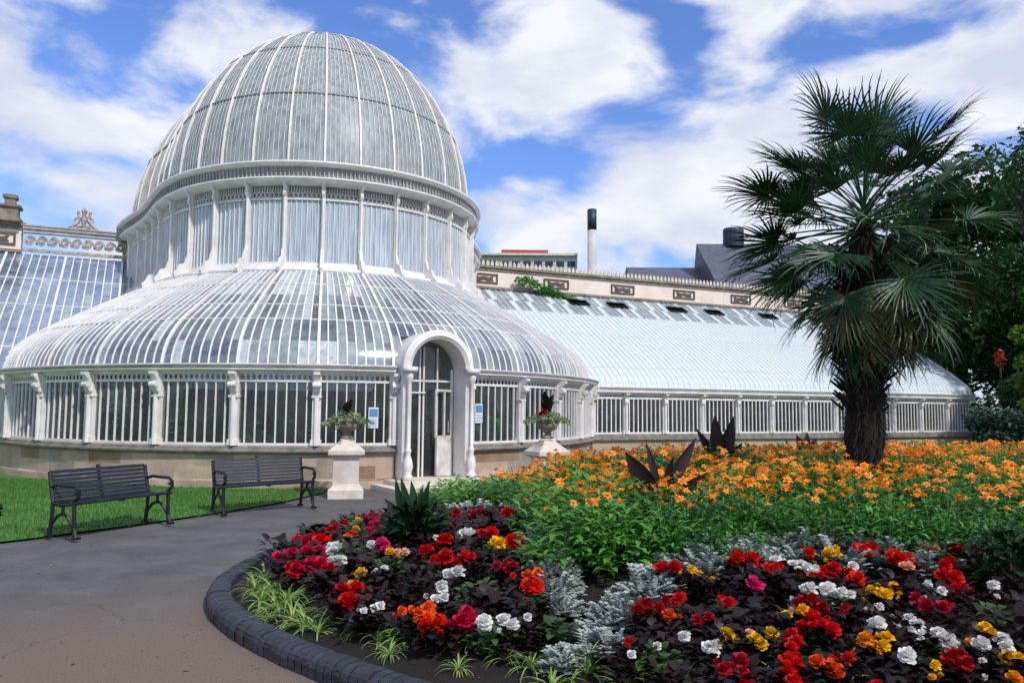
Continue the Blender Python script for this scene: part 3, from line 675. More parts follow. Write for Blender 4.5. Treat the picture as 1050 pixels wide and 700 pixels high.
cen = Vector((6, 9.8, 0)); rows = []
shr = [0, .03, .08, .15, .25, .4, .6, .8, .999]
for f in shr:
    row = []
    for p in BED + [BED[0]]:
        q = p + (cen-p)*f; row.append((q.x, q.y, (soilz(q.x, q.y) if f > 0 else .07)))
    rows.append(row)
mb = MB(); mb.grid(rows); bedsoil = tag(mb.build('flower_bed_soil', soil, smooth=True), kind='structure')
# kerb of bull-nosed bricks on edge
mb = MB(); acc = 0; L_ = .078; pts = BED + [BED[0], BED[1]]; total = 0; samp = []
for i in range(len(pts)-2):
    a, b = pts[i], pts[i+1]; seg = (b-a).length
    while acc < seg: samp.append((a + (b-a)*(acc/seg), (b-a).normalized())); acc += L_
    acc -= seg
rk = random.Random(2)
for p, d in samp:
    n = Vector((d.y, -d.x, 0));
    if n.dot(cen-p) > 0: n = -n
    hh = .135 + rk.gauss(0,.0025); sh = rk.gauss(0,.003)
    prof = [(-.19,0),(0,0),(.0,hh-.07),(-.012,hh-.035),(-.035,hh-.012),(-.065,hh),(-.15,hh),(-.18,hh-.012),(-.19,hh-.03)]
    mb.extrude([(a+sh, b) for a, b in prof], p, n, UP, L_-.009)
tag(mb.build('kerb', brickm), kind='structure')
mb = MB(); mb.grid([[p + (Vector((p.x,p.y,0))-cen).normalized()*-.012 + UP*0 for p in BED+[BED[0]]], [p + (Vector((p.x,p.y,0))-cen).normalized()*-.012 + UP*.1 for p in BED+[BED[0]]], [p + (cen-p).normalized()*.17 + UP*.1 for p in BED+[BED[0]]]])
tag(mb.build('kerb_mortar', mat('mortar', '4a4644', '332f2e', 20, .95)), kind='structure')

def canopy(px, py, h):
    """world point where the view ray through a photo position meets the plants at height h over the soil"""
    d = ray(px, py); t = 3.5
    while t < 30:
        p = Vector((0,0,EYE)) + d*t
        if inside((p.x, p.y), BP) and p.z <= soilz(p.x, p.y) + h: return p
        if p.z < 0: return p
        t += .03
    return None
rng = random.Random(77); mb = MB()
for _ in range(2600):
    x = rng.uniform(-2.7, 3.5); y = rng.uniform(4, 9.5)
    if not inside((x, y), BP) or bdist(x, y) < .24: continue
    c = Vector((x, y, soilz(x, y)+.004)); q = rng.uniform(.004,.013); a = rng.uniform(0, 6.28)
    mb.add([c+Vector((cos(a+j*1.6)*q*rng.uniform(.6,1.4), sin(a+j*1.6)*q*rng.uniform(.6,1.4), rng.uniform(0,.006))) for j in range(4)] + [c+UP*q*.8], [(0,1,4),(1,2,4),(2,3,4),(3,0,4)])
tag(mb.build('soil_crumbs', mat('bark_chips', '5a4436', '2c211a', 40, .9, c3='8a6a50')), 'dark crumbs and bark chips on the soil of the flower bed', 'mulch', kind='stuff')
# --- begonias
def flower_mesh(name, m, seed, R0=1.0):
    r = random.Random(seed); mb = MB(); op = [0, .25, -.2, .45][seed % 4]
    for ring, (n, el, ln) in enumerate(((9,-.15,.92),(9,.2,1.0),(8,.55,.9),(7,.85,.75),(5,1.15,.6),(4,1.4,.45))):
        for j in range(n):
            a = 2*pi*j/n + ring*.6 + r.gauss(0,.12); e = min(1.5, el + op*(1 if ring < 3 else .3) + r.gauss(0,.13))
            d = Vector((cos(a)*cos(e), sin(a)*cos(e), sin(e))); u = Vector((-cos(a)*sin(e), -sin(a)*sin(e), cos(e)))
            petal(mb, (0,0,.06*ring), d, u, ln*R0*r.uniform(.8,1.15), (.82 - .12*(seed % 3))*R0*(1-ring*.09), -.7 if ring > 1 else .3)
    return mb.mesh(name, m, True)
COLS = {'r':('red','dc1818','b80e12'), 'c':('crimson','b8142e','940c24'), 'm':('rose pink','cc1c4c','a8123c'), 'p':('pink','e0387c','c42468'), 'd':('dark red','b00c12','8a080c'),
        's':('scarlet','e22a14','c01c10'), 'o':('orange','f0641a','d84812'), 'y':('yellow','f0c41c','dca010'), 'g':('golden orange','f09c20','dc7c14'), 'w':('white','f0eeea','d8d6d0'), 'k':('pale peach','f0c8a8','e0a888')}
FM = {}
for i, (k, (nm, a, b)) in enumerate(COLS.items()):
    fm = mat(nm.replace(' ', '_')+'_petal', a, b, 30, .55, rand=.12, trans=.3, spec=.25, obj=True)
    FM[k] = [flower_mesh('begonia_flower', fm, 10+i*4+j) for j in range(4)]
leaf_bgreen = mat('green_begonia_leaf', '42602e', '2a3d20', 9, .5, rand=.35, spec=.4, trans=.1)
BL = []
for s in range(5):
    r = random.Random(40+s); mb = MB()
    for j in range(64):
        a = r.uniform(0, 2*pi); e = r.uniform(-.1, 1.1); d = Vector((cos(a)*cos(e), sin(a)*cos(e), sin(e)))
        base = Vector((cos(a), sin(a), 0))*r.uniform(.0,.12) + UP*r.uniform(.02,.155)
        blade(mb, base, d, UP+Vector((cos(a),sin(a),0))*-.2, r.uniform(.045,.085), r.uniform(.04,.065), .9, 3, cup=.15, shape=.8)
    mb.tube([(0,0,-.03),(0,0,.06)], .008, 5)
    BL.append(mb.mesh('begonia_leaves', leaf_dark if s < 4 else leaf_bgreen, True))
rf = random.Random(21)
def begonia(px, py, col, r):
    p = canopy(px, py, .2)
    if p is None or not inside((p.x, p.y), BP): return
    z = soilz(p.x, p.y); dist = p.y; rad = max(.03, r/F*dist*1.25)
    nm = COLS[col][0]; lobe = px < 600
    if lobe: where = ('by the kerb end of the left lobe' if px < 410 else 'in the middle of the left lobe' if px < 490 else 'by the silver edging, left lobe')
    else: where = ('low in the right bed' if py > 640 else 'midway in the right bed' if py > 590 else 'under the silver row, right bed')
    part = '' if lobe else (', left' if px < 760 else ', centre' if px < 890 else ', right')
    lab = '%s begonia with bronze leaves %s%s' % (nm, where, part)
    t = thing('begonia', lab, 'flower', (p.x, p.y, z), lab, rf.uniform(0, 6.28))
    sc = rf.uniform(.85, 1.15); link('foliage', BL[rf.randrange(5)], t, Matrix.Scale(sc, 4))
    n = 1 if rad < .05 else 2 if rad < .07 else 3 if rad < .09 else 4
    for j in range(n):
        ja, jr = rf.uniform(0, 6.28), (0 if n == 1 else rad*.6)
        fr = (rad if n == 1 else rad*.85 if n < 3 else rad*.78)*rf.uniform(.8,1.15)
        tilt = Matrix.Rotation(rf.uniform(.2,.7), 4, 'X'); 
        rz = -t.rotation_euler.z + pi + rf.uniform(-.6,.6) + pi   # lean outwards, mostly to the path side
        Mx = Matrix.Translation((cos(ja)*jr, sin(ja)*jr, p.z - z - .02 + rf.uniform(-.015,.015))) @ Matrix.Rotation(rz, 4, 'Z') @ tilt @ Matrix.Scale(fr, 4)
        link('flower', FM[col][rf.randrange(4)], t, Mx)
    for j in range(rf.choice((0,1,1,2))):
        a = rf.uniform(0, 6.28); q = rf.uniform(.06, .13)
        link('flower', FM[col][rf.randrange(4)], t, Matrix.Translation((cos(a)*q, sin(a)*q, rf.uniform(.12,.17))) @ Matrix.Rotation(rf.uniform(.2,1.1), 4, Vector((cos(a*3), sin(a*3), 0))) @ Matrix.Scale(rf.uniform(.014,.026), 4))
    BG.append((p.x, p.y))
BG = []
FL = """291 569 m 9,301 582 c 9,311 554 c 8,321 563 m 8,325 576 m 9,335 582 c 7,326 551 r 8,341 542 c 7,354 538 c 7,315 577 c 7,341 557 w 6,345 572 w 7,337 564 w 5,377 556 w 5,394 578 w 3,385 621 w 6,373 623 w 3,
366 534 y 5,369 541 y 5,354 549 g 5,376 586 y 8,362 596 g 5,400 566 y 4,408 565 k 4,416 563 k 4,363 547 r 5,380 531 m 7,390 538 m 8,381 546 m 7,397 555 p 7,390 561 p 6,350 612 r 10,362 601 r 7,348 602 r 7,417 623 o 6,434 624 o 8,
444 636 s 9,437 630 o 7,472 631 m 11,466 636 m 7,502 636 w 8,517 630 w 6,525 639 w 6,541 632 w 3,451 612 w 6,449 599 w 6,464 585 w 7,437 561 r 6,457 551 r 8,447 570 r 7,464 569 r 8,475 571 r 8,486 571 r 6,447 548 w 4,481 546 w 8,484 535 w 3,
451 529 c 6,464 524 c 6,443 529 k 4,462 538 c 5,492 526 c 8,515 528 r 9,525 527 r 6,499 546 r 8,533 553 r 9,509 555 y 7,514 577 c 6,525 578 c 6,526 588 s 4,547 586 o 7,547 599 s 9,
685 580 r 9,709 582 y 4,717 583 y 4,660 620 d 9,670 624 d 8,686 626 o 6,697 611 r 6,683 613 d 5,746 613 r 7,721 631 c 7,702 650 w 5,674 660 w 4,645 654 r 6,648 669 w 4,749 645 y 7,727 659 w 7,738 663 w 8,755 653 y 4,
763 571 s 10,793 580 r 8,795 572 w 5,808 576 w 7,827 563 s 7,851 566 y 7,857 558 y 4,821 576 w 5,829 583 w 8,847 582 r 10,838 586 r 6,878 578 w 6,880 590 s 9,889 563 s 10,871 583 r 5,777 596 p 7,834 601 w 8,826 600 w 6,851 604 w 8,866 605 w 7,
827 613 d 8,837 618 d 7,867 620 c 6,806 627 y 6,823 626 y 7,812 621 k 4,839 631 r 9,846 641 r 9,830 638 r 8,789 648 y 7,774 655 y 8,769 646 k 4,811 651 r 8,810 661 r 7,818 675 r 10,811 686 r 9,809 695 r 9,845 677 o 8,853 686 o 8,862 672 s 9,
759 675 c 7,750 682 c 9,760 689 c 8,898 604 y 7,891 655 g 7,927 572 s 10,920 568 s 7,931 581 k 6,953 561 k 7,984 563 d 8,999 561 r 7,976 576 r 8,975 588 r 9,982 597 r 7,951 597 w 4,965 603 w 5,944 614 c 8,971 620 c 7,1019 597 w 5,902 605 y 8,911 596 y 6,
919 600 y 5,901 620 w 4,903 634 w 8,888 654 g 7,905 648 y 7,905 657 y 6,926 669 w 9,932 631 w 5,941 638 w 6,944 645 w 6,960 650 w 9,977 656 w 9,995 653 y 6,1005 659 w 7,1017 644 y 9,1030 655 w 8,1040 670 y 8,1008 675 w 4,984 670 d 10,991 678 d 7,959 678 y 4,
956 693 y 5,1044 693 g 8,899 700 r 7,930 710 w 8,870 712 r 8,780 712 y 7,720 712 w 7,690 716 d 8,1000 712 c 8"""
for it in FL.replace('\n', '').split(','):
    a, b, c, d = it.split(); begonia(float(a), float(b), c, float(d)*1.06)
# boundary (photo positions) between begonias and the taller planting behind
BD = [(380,522),(430,517),(540,517),(566,540),(570,590),(590,640),(615,615),(650,588),(700,566),(800,556),(950,560),(1100,572)]
def bdy(x):
    if x <= BD[0][0]: return BD[0][1]
    for (a, b), (c, d) in zip(BD, BD[1:]):
        if x <= c: return b + (d-b)*(x-a)/(c-a)
    return BD[-1][1]
# --- silver ragwort
SV = []
for s in range(4):
    r = random.Random(60+s); mb = MB()
    for j in range(34):
        a = r.uniform(0, 6.28); e = r.uniform(.1, 1.15); d = Vector((cos(a)*cos(e), sin(a)*cos(e), sin(e)*.9)); ln = r.uniform(.1,.2)
        mb.tube([(0,0,.02), d*ln*.6+UP*.02, d*ln-UP*.0], [.004,.003,.002], 3)
        sd = d.cross(UP).normalized(); 
        for q in range(3, 9):
            f = q/8; pc = d*ln*f+UP*.02
            for sg in (-1, 1):
                blade(mb, pc, (d*.7+sd*sg).normalized(), UP, (.055*(1.3-f*.6)), .034, .3, 2, cup=.2)
        blade(mb, d*ln, d, UP, .05, .035, .3, 2)
    SV.append(mb.mesh('silver_leaves', leaf_silver))
MP = [(432,523),(446,517),(462,514),(478,514),(492,513),(508,514),(522,516),(536,518),(548,523),(558,530),(566,540),(552,538),(542,545),(555,550),(568,556),(562,565),(574,572),(568,584),(574,598),(560,575),
      (572,652),(583,645),(600,640),(612,628),(624,634),(606,620),(620,610),(632,600),(642,608),(648,594),(660,586),(672,578),(664,594),(684,570),(700,560),(714,556),(728,552),(742,549),(756,548),(770,550),(784,547),(798,546),(812,548),(826,545),(840,546),(854,548),(868,547),(882,549),(896,552),(912,556),(930,560),(944,549),(940,562),(958,556),(985,556),(1000,560),(720,565),(735,562),(748,560),(905,560),(776,560),(820,556),(860,557)]
SG = []
for i, (a, b) in enumerate(MP):
    p = canopy(a, b+4, .2)
    if p is None or not inside((p.x, p.y), BP): continue
    z = soilz(p.x, p.y)
    lab = 'silver leaved ragwort plant edging the left lobe of begonias' if b < 605 and a < 580 else 'silver ragwort in the cluster at the notch between both begonia areas' if a < 660 else 'silver leaved ragwort plant in the long row behind the right begonias'
    t = thing('silver_ragwort', lab, 'plant', (p.x, p.y, z+.01), lab, rf.uniform(0, 6.28)); SG.append((p.x, p.y)); link('foliage', SV[i % 4], t, Matrix.Scale(rf.uniform(.95,1.25)*(1.15 if a > 670 else 1.05 if b < 590 else .72), 4))
# filler begonias without open flowers
x = -2.4; cnt = 0; rr = random.Random(31)
while x < 6.5:
    y = 3.6
    while y < 10:
        gx = x + rr.uniform(-.09,.09); gy = y + rr.uniform(-.09,.09); y += .25
        if not inside((gx, gy), BP) or bdist(gx, gy) < (.62 if gx < -1 and gy < 7.6 else .5 if gy < 7.5 else .4): continue
        z = soilz(gx, gy); px, py = proj((gx, gy, z+.2))
        if px > 1080 or px < 240 or py > 735 or py < bdy(px)+2: continue
        if min((gx-a)**2+(gy-b)**2 for a, b in BG) < .15**2 or min((gx-a)**2+(gy-b)**2 for a, b in SG) < .2**2: continue
        lobe = 'left lobe' if px < 600 else 'right bed'
        t = thing('begonia', 'dark bronze leaved begonia without open flowers in the %s' % lobe, 'plant', (gx, gy, z), 'leafy begonias without flowers, %s' % lobe, rr.uniform(0, 6.28))
        link('foliage', BL[rr.randrange(5)], t, Matrix.Scale(rr.uniform(1.0,1.45), 4)); cnt += 1
    x += .25
print('filler begonias', cnt)
# --- variegated grass tufts along the kerb
SP = []
for s in range(3):
    r = random.Random(80+s); mb = MB()
    for j in range(34):
        a = r.uniform(0, 6.28); e = r.uniform(.35, 1.4); d = Vector((cos(a)*cos(e), sin(a)*cos(e), sin(e)))
        blade(mb, Vector((cos(a), sin(a), 0))*.01, d, UP, r.uniform(.16,.3), .013, r.uniform(1.2,2.2), 7, cup=.35, shape=.6)
    SP.append(mb.mesh('grass_tuft_leaves', leaf_spider))
for i, (a, b, sc) in enumerate([(262,598,1.1),(272,588,1.1),(268,610,1.1),(283,602,1.2),(285,618,1.1),(296,612,1.2),(300,628,1.1),(312,634,1.1),(326,640,.9),(278,628,.8),(372,640,.8),(388,648,.8),(412,648,.9),(448,650,.8),(482,656,.8),(400,662,.7),(520,668,.7),(545,676,.8),(602,680,1),(640,696,.8),(655,690,.7),(702,694,.9),(742,700,.8),(772,702,.9),(806,704,1),(840,704,1),(870,706,.8),(906,700,.8),(942,706,.9),(1000,704,.8),(566,696,.8),(470,676,.6)]):
    d = ray(a, b); t_ = 3.0; p = None
    while t_ < 15:
        p = Vector((0,0,EYE)) + d*t_
        if p.z < soilz(p.x, p.y)+.06: break
        t_ += .02
    if not inside((p.x, p.y), BP) or bdist(p.x, p.y) < .24:
        n0 = (cen-p); n0.z = 0; p = p + n0.normalized()*.2
    lab = 'variegated green and cream grass tuft in the dense clump at the left kerb' if a < 340 else 'small variegated grass tuft on bare soil along the front edge of the left lobe' if a < 560 else 'arching variegated grass tuft at the front edge of the right bed'
    t = thing('grass_tuft', lab, 'plant', (p.x, p.y, soilz(p.x, p.y)), lab, rf.uniform(0, 6.28)); link('leaves', SP[i % 3], t, Matrix.Scale(sc*.95, 4))
# --- tall bedding with orange flowers
leaf_fresh = mat('fresh_green_leaf', '669c3c', '417830', 6, .5, rand=.3, trans=.3, c3='98bb5c')
GF = []
for s in range(3):
    r = random.Random(500+s); mb = MB()
    for j in range(300):
        a = r.uniform(0, 6.28); rad = .34*math.sqrt(r.random()); zz = r.uniform(.1, .6)*(1-.4*(rad/.34)**2)
        e = r.uniform(-.1, .9); b = a + r.gauss(0,.8); d = Vector((cos(b)*cos(e), sin(b)*cos(e), sin(e)))
        blade(mb, (cos(a)*rad, sin(a)*rad, zz), d, UP, r.uniform(.06,.13), r.uniform(.035,.06), .9, 3, cup=.25, shape=.8)
    mb.tube([(0,0,0),(0,0,.35)], .01, 4)
    GF.append(mb.mesh('broad_bedding_foliage', leaf_fresh))
GR = []
for s in range(5):
    r = random.Random(100+s); mb = MB()
    for j in range(9):
        a = r.uniform(0, 6.28); q = Vector((cos(a), sin(a), 0))*r.uniform(.05,.26); mb.tube([(0,0,0), q*.6+UP*.3, q+UP*r.uniform(.4,.62)], [.008,.006,.004], 3)
    for j in range(430):
        a = r.uniform(0, 6.28); rad = .34*math.sqrt(r.random()); zz = r.uniform(.12, .6)*(1-.35*(rad/.34)**2)
        d = Vector((r.gauss(0,1), r.gauss(0,1), r.gauss(.3,.5))).normalized()
        blade(mb, (cos(a)*rad, sin(a)*rad, zz), d, UP, r.uniform(.05,.10), r.uniform(.018,.034), .6, 2, cup=.2)
    GR.append(mb.mesh('bedding_foliage', leaf_green))
orm = mat('orange_lily_petal', 'ffab3a', 'fa9426', 30, .5, rand=.15, trans=.3, c3='ffcf68', obj=True)
OF = []
for s in range(3):
    r = random.Random(120+s); mb = MB()
    for j in range(6):
        a = 2*pi*j/6 + r.gauss(0,.1); e = r.uniform(.1,.5); d = Vector((cos(a)*cos(e), sin(a)*cos(e), sin(e))); blade(mb, (0,0,0), d, UP, .05, .026, .7, 3, cup=.2)
    for j in range(4):
        a = 2*pi*j/4+.5; d = Vector((cos(a)*.6, sin(a)*.6, .8)); blade(mb, (0,0,.005), d, UP, .03, .02, .3, 2)
    OF.append(mb.mesh('orange_bloom', orm))
rr = random.Random(9); cnt = 0; y = 6.2; placed = []; nfl = 0
while y < 14.6:
    st = .40 if y < 9.5 else .47
    x = -2.5 + rr.uniform(0, st)
    while x < y*.68 + .6:
        gx = x + rr.uniform(-.1,.1); gy = y + rr.uniform(-.1,.1); x += st
        if not inside((gx, gy), BP) or bdist(gx, gy) < .45: continue
        z = soilz(gx, gy); px, py = proj((gx, gy, z+.3))
        if px > 1085 or py > bdy(px)-(15 if px > 665 or px < 560 else -4): continue
        if px < 400: continue
        qx, qy = proj((gx, gy, z+.62)); hs = .72 if qy > bdy(px)-40 else .85 if gy < 9.0 else 1.02
        if qx < 560 and gy > 9: hs = .7
        lx = 'left of the palm' if px < 850 else 'right of the palm'
        # blooms
        nb_ = 0
        dens = max(0, min(1, (507-qy)/26.0)); nz = math.sin(gx*2.3+1.1)*math.cos(gy*1.9+gx)
        if qx > 540: nb_ = int(round(dens*(11 + nz*9 + rr.uniform(-4,4)))) if dens > .05 else (2 if (nz > .75 and qy < 530) else 0)
        elif qx > 500 and dens > .6: nb_ = 3
        nb_ = max(0, min(14, nb_))
        front = 'front' if gy < 10 else 'back'
        lab = ('bedding plant with orange flowers %s, %s of the bed' % (lx, front)) if nb_ else ('green bedding plant without flowers behind the silver edging, %s' % lx)
        t = thing('bedding_plant', lab, 'plant', (gx, gy, z), lab, rr.uniform(0, 6.28)); fresh = (px < 660 and gy < 9.2) or (not nb_ and rr.random() < .25) or qx < 520
        link('foliage', GF[rr.randrange(3)] if fresh else GR[rr.randrange(5)], t, Matrix.Diagonal((1.05, 1.05, hs*rr.uniform(.8,1.18), 1)))
        for j in range(nb_):
            a = rr.uniform(0, 6.28); rd = .3*math.sqrt(rr.random()); zz = (.63-.15*(rd/.3)**2)*hs + rr.uniform(-.03,.07)
            link('flower', OF[rr.randrange(3)], t, Matrix.Translation((cos(a)*rd, sin(a)*rd, zz)) @ Matrix.Rotation(rr.uniform(0,.9), 4, Vector((cos(a*3), sin(a*3), 0))) @ Matrix.Rotation(rr.uniform(0,6), 4, 'Z') @ Matrix.Scale(rr.uniform(.65,1.2), 4)); nfl += 1
        cnt += 1
    y += st*.9
print('bedding', cnt, 'blooms', nfl)

# --- cannas and broad-leaved plant
def leafplant(name, label, cat, px, py, Y, leaves, m, hh=.36):
    """leaves: (tip px, tip py, width factor)"""
    cp = canopy(px, py, hh)
    if cp is not None: Y = cp.y
    b = atY(px, py, Y); z0 = soilz(b.x, b.y); base = Vector((b.x, b.y, z0)); t = thing(name, label, cat, tuple(base))
    hub = Vector((0, 0, max(.15, b.z-z0)))
    mb = MB(); mb.tube([(0,0,-.02), hub+UP*.1], [.03,.02], 8); mb.build('stem', m, t, world=False)
    for i, (tx, ty, wf) in enumerate(leaves):
        tip = atY(tx, ty, Y + ((i*37) % 5 - 2)*.05) - base; st = hub + UP*.03*(i % 3) - UP*.05; d = tip-st
        mb = MB(); mb.tube([st-UP*.04, st+d*.15], [.012,.008], 5)
        back = Vector((0, -1, .35)) if i % 2 else Vector((.3*(1 if i % 3 else -1), -1, .2))
        blade(mb, st+d*.08, d, back, d.length*.98, (min(wf*d.length, .085) if m is leaf_broad else min(wf*d.length, .2)*.9), (.9 if m is leaf_broad else .3) - .15*(i % 4), 10, cup=.3, shape=.9)
        mb.build('leaf', m, t, world=False, smooth=True)
    return t
leafplant('canna_plant', 'dark purple canna with several spreading leaves among the orange flowers', 'plant', 678, 512, 8.6, [(644,468,.5),(664,456,.16),(712,452,.22),(724,486,.2),(652,500,.3),(690,470,.2),(700,500,.18)], leaf_canna)
leafplant('canna_plant', 'dark purple canna with two broad upright leaves in front of the long wing', 'plant', 738, 482, 9.6, [(733,429,.46),(752,430,.46),(715,441,.25),(742,450,.3),(762,455,.3)], leaf_canna)
leafplant('canna_plant', 'small dark purple canna right of the arched doorway', 'plant', 527, 484, 11.3, [(518,452,.3),(530,446,.3),(540,448,.3),(511,465,.25),(545,462,.3),(524,458,.3)], leaf_canna)
leafplant('canna_plant', 'low dark leaved canna left of the palm trunk', 'plant', 826, 466, 11.6, [(818,448,.4),(828,444,.35),(838,450,.4)], leaf_canna)
leafplant('broadleaf_plant', 'clump of broad dark green leaves between the red begonias and the doorway', 'plant', 426, 552, 7.6, [(398,494,.3),(410,489,.28),(424,491,.26),(438,496,.28),(450,508,.26),(396,512,.22),(458,522,.22),(466,518,.2),(386,532,.2),(394,548,.24),(460,545,.24),(432,500,.24),(416,502,.24),(380,545,.22),(388,556,.25),(404,562,.25),(450,562,.25),(470,540,.22),(464,530,.2),(445,530,.3),(408,525,.3),(430,520,.3),(420,535,.3),(440,540,.3)], leaf_broad, .12)
t = [o for o in bpy.data.objects if o.name.startswith('broadleaf_plant')][0]; mb = MB(); r = random.Random(45)
for j in range(230):
    a = r.uniform(0, 6.28); e = r.uniform(.1, 1.4); q = r.uniform(.0, .22); b = a + r.gauss(0,.6)
    blade(mb, (cos(a)*q, sin(a)*q, r.uniform(.05,.4)), Vector((cos(b)*cos(e), sin(b)*cos(e), sin(e))), UP, r.uniform(.1,.2), r.uniform(.03,.06), .9, 4)
mb.build('lower_foliage', leaf_broad, t, world=False)
cp = canopy(1036, 590, .15); z0 = soilz(cp.x, cp.y); t = thing('leafy_bush', 'dark green leafy bush at the right end of the begonia bed', 'plant', (cp.x, cp.y, z0))
mb = MB(); r = random.Random(44)
for j in range(260):
    a = r.uniform(0, 6.28); e = r.uniform(-.2, 1.2); q = r.uniform(.05, .26); b = a + r.gauss(0,.7)
    blade(mb, (cos(a)*q, sin(a)*q, r.uniform(.08,.42)), Vector((cos(b)*cos(e), sin(b)*cos(e), sin(e))), UP, r.uniform(.07,.15), r.uniform(.03,.055), .9, 3)
mb.build('foliage', leaf_broad, t, world=False); mb = MB(); mb.tube([(0,0,-.02),(0,0,.3)], .015, 5); mb.build('stem', bark, t, world=False)

# ------------------------------------------------------------------ palm
PB = atY(882, 470, 9.0); pz = soilz(PB.x, PB.y); palm = thing('palm_tree', 'tall fan palm with shaggy dark trunk rising out of the orange flowers', 'tree', (PB.x, PB.y, pz))
top = atY(886, 225, 9.0); top = Vector((top.x-PB.x, 0, top.z-pz))
mb = MB(); rp = random.Random(4); n = 26; pts = []; rad = []
for i in range(n+1):
    f = i/n; pts.append(Vector((top.x*f + .03*sin(f*5), 0, top.z*f))); rad.append(.205 - .01*f + rp.uniform(-.02,.02) - max(0, f-.8)*.8)
mb.tube(pts, rad, 14, m=0); trunk = mb.build('trunk', fibre, palm, world=False)
mb = MB()
for i in range(1500):
    f = rp.random(); a = rp.uniform(0, 6.28); c = Vector((top.x*f + .03*sin(f*5), 0, top.z*f)) + Vector((cos(a), sin(a), 0))*(.19-.02*f-max(0,f-.8)*.6)
    d = Vector((cos(a)*.5, sin(a)*.5, rp.uniform(-1.3,.2))); blade(mb, c, d, Vector((cos(a), sin(a), 0)), rp.uniform(.1,.26), .016, rp.uniform(-.5,.9), 3)
for i in range(240):
    f = rp.uniform(.3, .9); a = rp.uniform(0, 6.28); c = Vector((top.x*f, 0, top.z*f)) + Vector((cos(a), sin(a), 0))*.2
    d = Vector((cos(a)*.8, sin(a)*.8, .7)); mb.tube([c, c+d*rp.uniform(.1,.22)], [.02,.012], 4)
mb.build('fibres', fibre, trunk, world=False)
def palm_leaf(mb, pet, Rr, seed, fold=.35, spread=2.5, droop=.7):
    """petiole along +X from origin, fan at its end"""
    r = random.Random(seed); p0 = Vector((0,0,0)); pts = []; ang = 0; p = p0.copy()
    for i in range(7): pts.append(p.copy()); p = p + Vector((cos(ang), 0, sin(ang)))*pet/6; ang -= .05
    mb.tube(pts, [.017,.013,.011,.01,.009,.009,.012], 5)
    hub = pts[-1]; D = Vector((cos(ang), 0, sin(ang))); Uu = Vector((-sin(ang), 0, cos(ang))); Sd = D.cross(Uu); n = 36
    for j in range(n):
        a = -spread/1.0 + 2*spread*j/(n-1); ln = Rr*(1-.28*(abs(a)/spread)**2)*r.uniform(.78,1.05)
        d = D*cos(a) + Sd*sin(a) + Uu*(.18 + .16*(j % 2)*fold + r.gauss(0,.05))
        d.normalize(); tip = .6*droop*r.uniform(.6,1.5) + (r.uniform(.6,1.6) if r.random() < .22 else 0)
        q = hub.copy(); rows = []; an = 0; sd = d.cross(Uu).normalized(); up = sd.cross(d)
        for i in range(7):
            s = i/6; wv = .0135*(1-s)**.6*(.6+.8*min(1, s*3)) if i < 6 else .0015
            dd = d*cos(an) - Vector((0,0,1))*sin(an)*1.0; rows.append([q-sd*wv+up*wv*.5, q, q+sd*wv+up*wv*.5]); q = q + dd.normalized()*ln/6
            if s > .4: an += tip/3.2
        mb.grid(rows)
PL = []
for s in range(6):
    mb = MB(); palm_leaf(mb, [.85,.95,1.05,.8,1.0,.75][s], [.66,.7,.62,.68,.6,.66][s], 200+s, spread=[1.75,2.0,1.6,1.9,2.1,1.7][s], droop=[.4,.7,1.0,.5,.8,1.2][s]); PL.append(mb.mesh('palm_leaf_blade', leaf_palm))
PD = []
for s in range(2):
    mb = MB(); palm_leaf(mb, .6, .62, 300+s, spread=1.3, droop=1.8); PD.append(mb.mesh('dry_palm_leaf_blade', leaf_palm_dry))
hubc = top + UP*.02
def put_leaf(az, el, dry=False, roll=0, sc=1, seed=0, dz=0):
    Mx = Matrix.Translation(hubc + UP*dz) @ Matrix.Rotation(az, 4, 'Z') @ Matrix.Rotation(-el, 4, 'Y') @ Matrix.Rotation(roll, 4, 'X') @ Matrix.Scale(sc, 4)
    o = link('leaf', (PD if dry else PL)[seed % (2 if dry else 6)], palm, Mx)
    if dry: o['label'] = 'drying yellowish leaf hanging down'
    return o
rp = random.Random(17); ga = 2.399963
for i in range(44):
    f = i/43; el = R(82 - 125*f**.85) + rp.gauss(0,.08); az = i*ga + rp.gauss(0,.15)
    put_leaf(az, el, False, rp.uniform(-.5,.5), rp.uniform(.9,1.12), rp.randrange(6), .15-.45*f)
for i in range(26):
    put_leaf(i*ga*1.3, R(60 - 125*i/25), False, rp.uniform(-.5,.5), rp.uniform(.62,.82), rp.randrange(6), .05-.55*i/25)
for i in range(14):
    put_leaf(i*ga*.9, R(86 - 40*i/13), False, rp.uniform(-.6,.6), rp.uniform(.5,.72), rp.randrange(6), .12)
for az, el in ((R(-150),-.35),(R(175),-.2),(R(-170),-.55),(R(170),.1),(R(-165),.3),(R(5),-.3),(R(-15),-.55),(R(-30),-.9),(R(12),.25),(R(160),.6),(R(20),.65),(R(-5),.9)):
    put_leaf(az, el, False, rp.uniform(-.4,.4), rp.uniform(1,1.15), rp.randrange(6), -.15)
for az, el in ((R(-20),-.75),(R(-50),-1.0),(R(-80),-1.15),(R(-105),-1.2),(R(0),-1.05),(R(-130),-1.1),(R(40),-1.1),(R(-65),-.8),(R(-25),-1.2),(R(-95),-.9),(R(-150),-1.2),(R(15),-1.25),(R(-40),-.55),(R(-140),-.75),(R(-8),-.95),(R(-18),-1.35),(R(170),-1.2),(R(-100),-1.35)):
    put_leaf(az, el, True, rp.uniform(-.4,.4), rp.uniform(.9,1.1), rp.randrange(2), -.35-.45*rp.random())
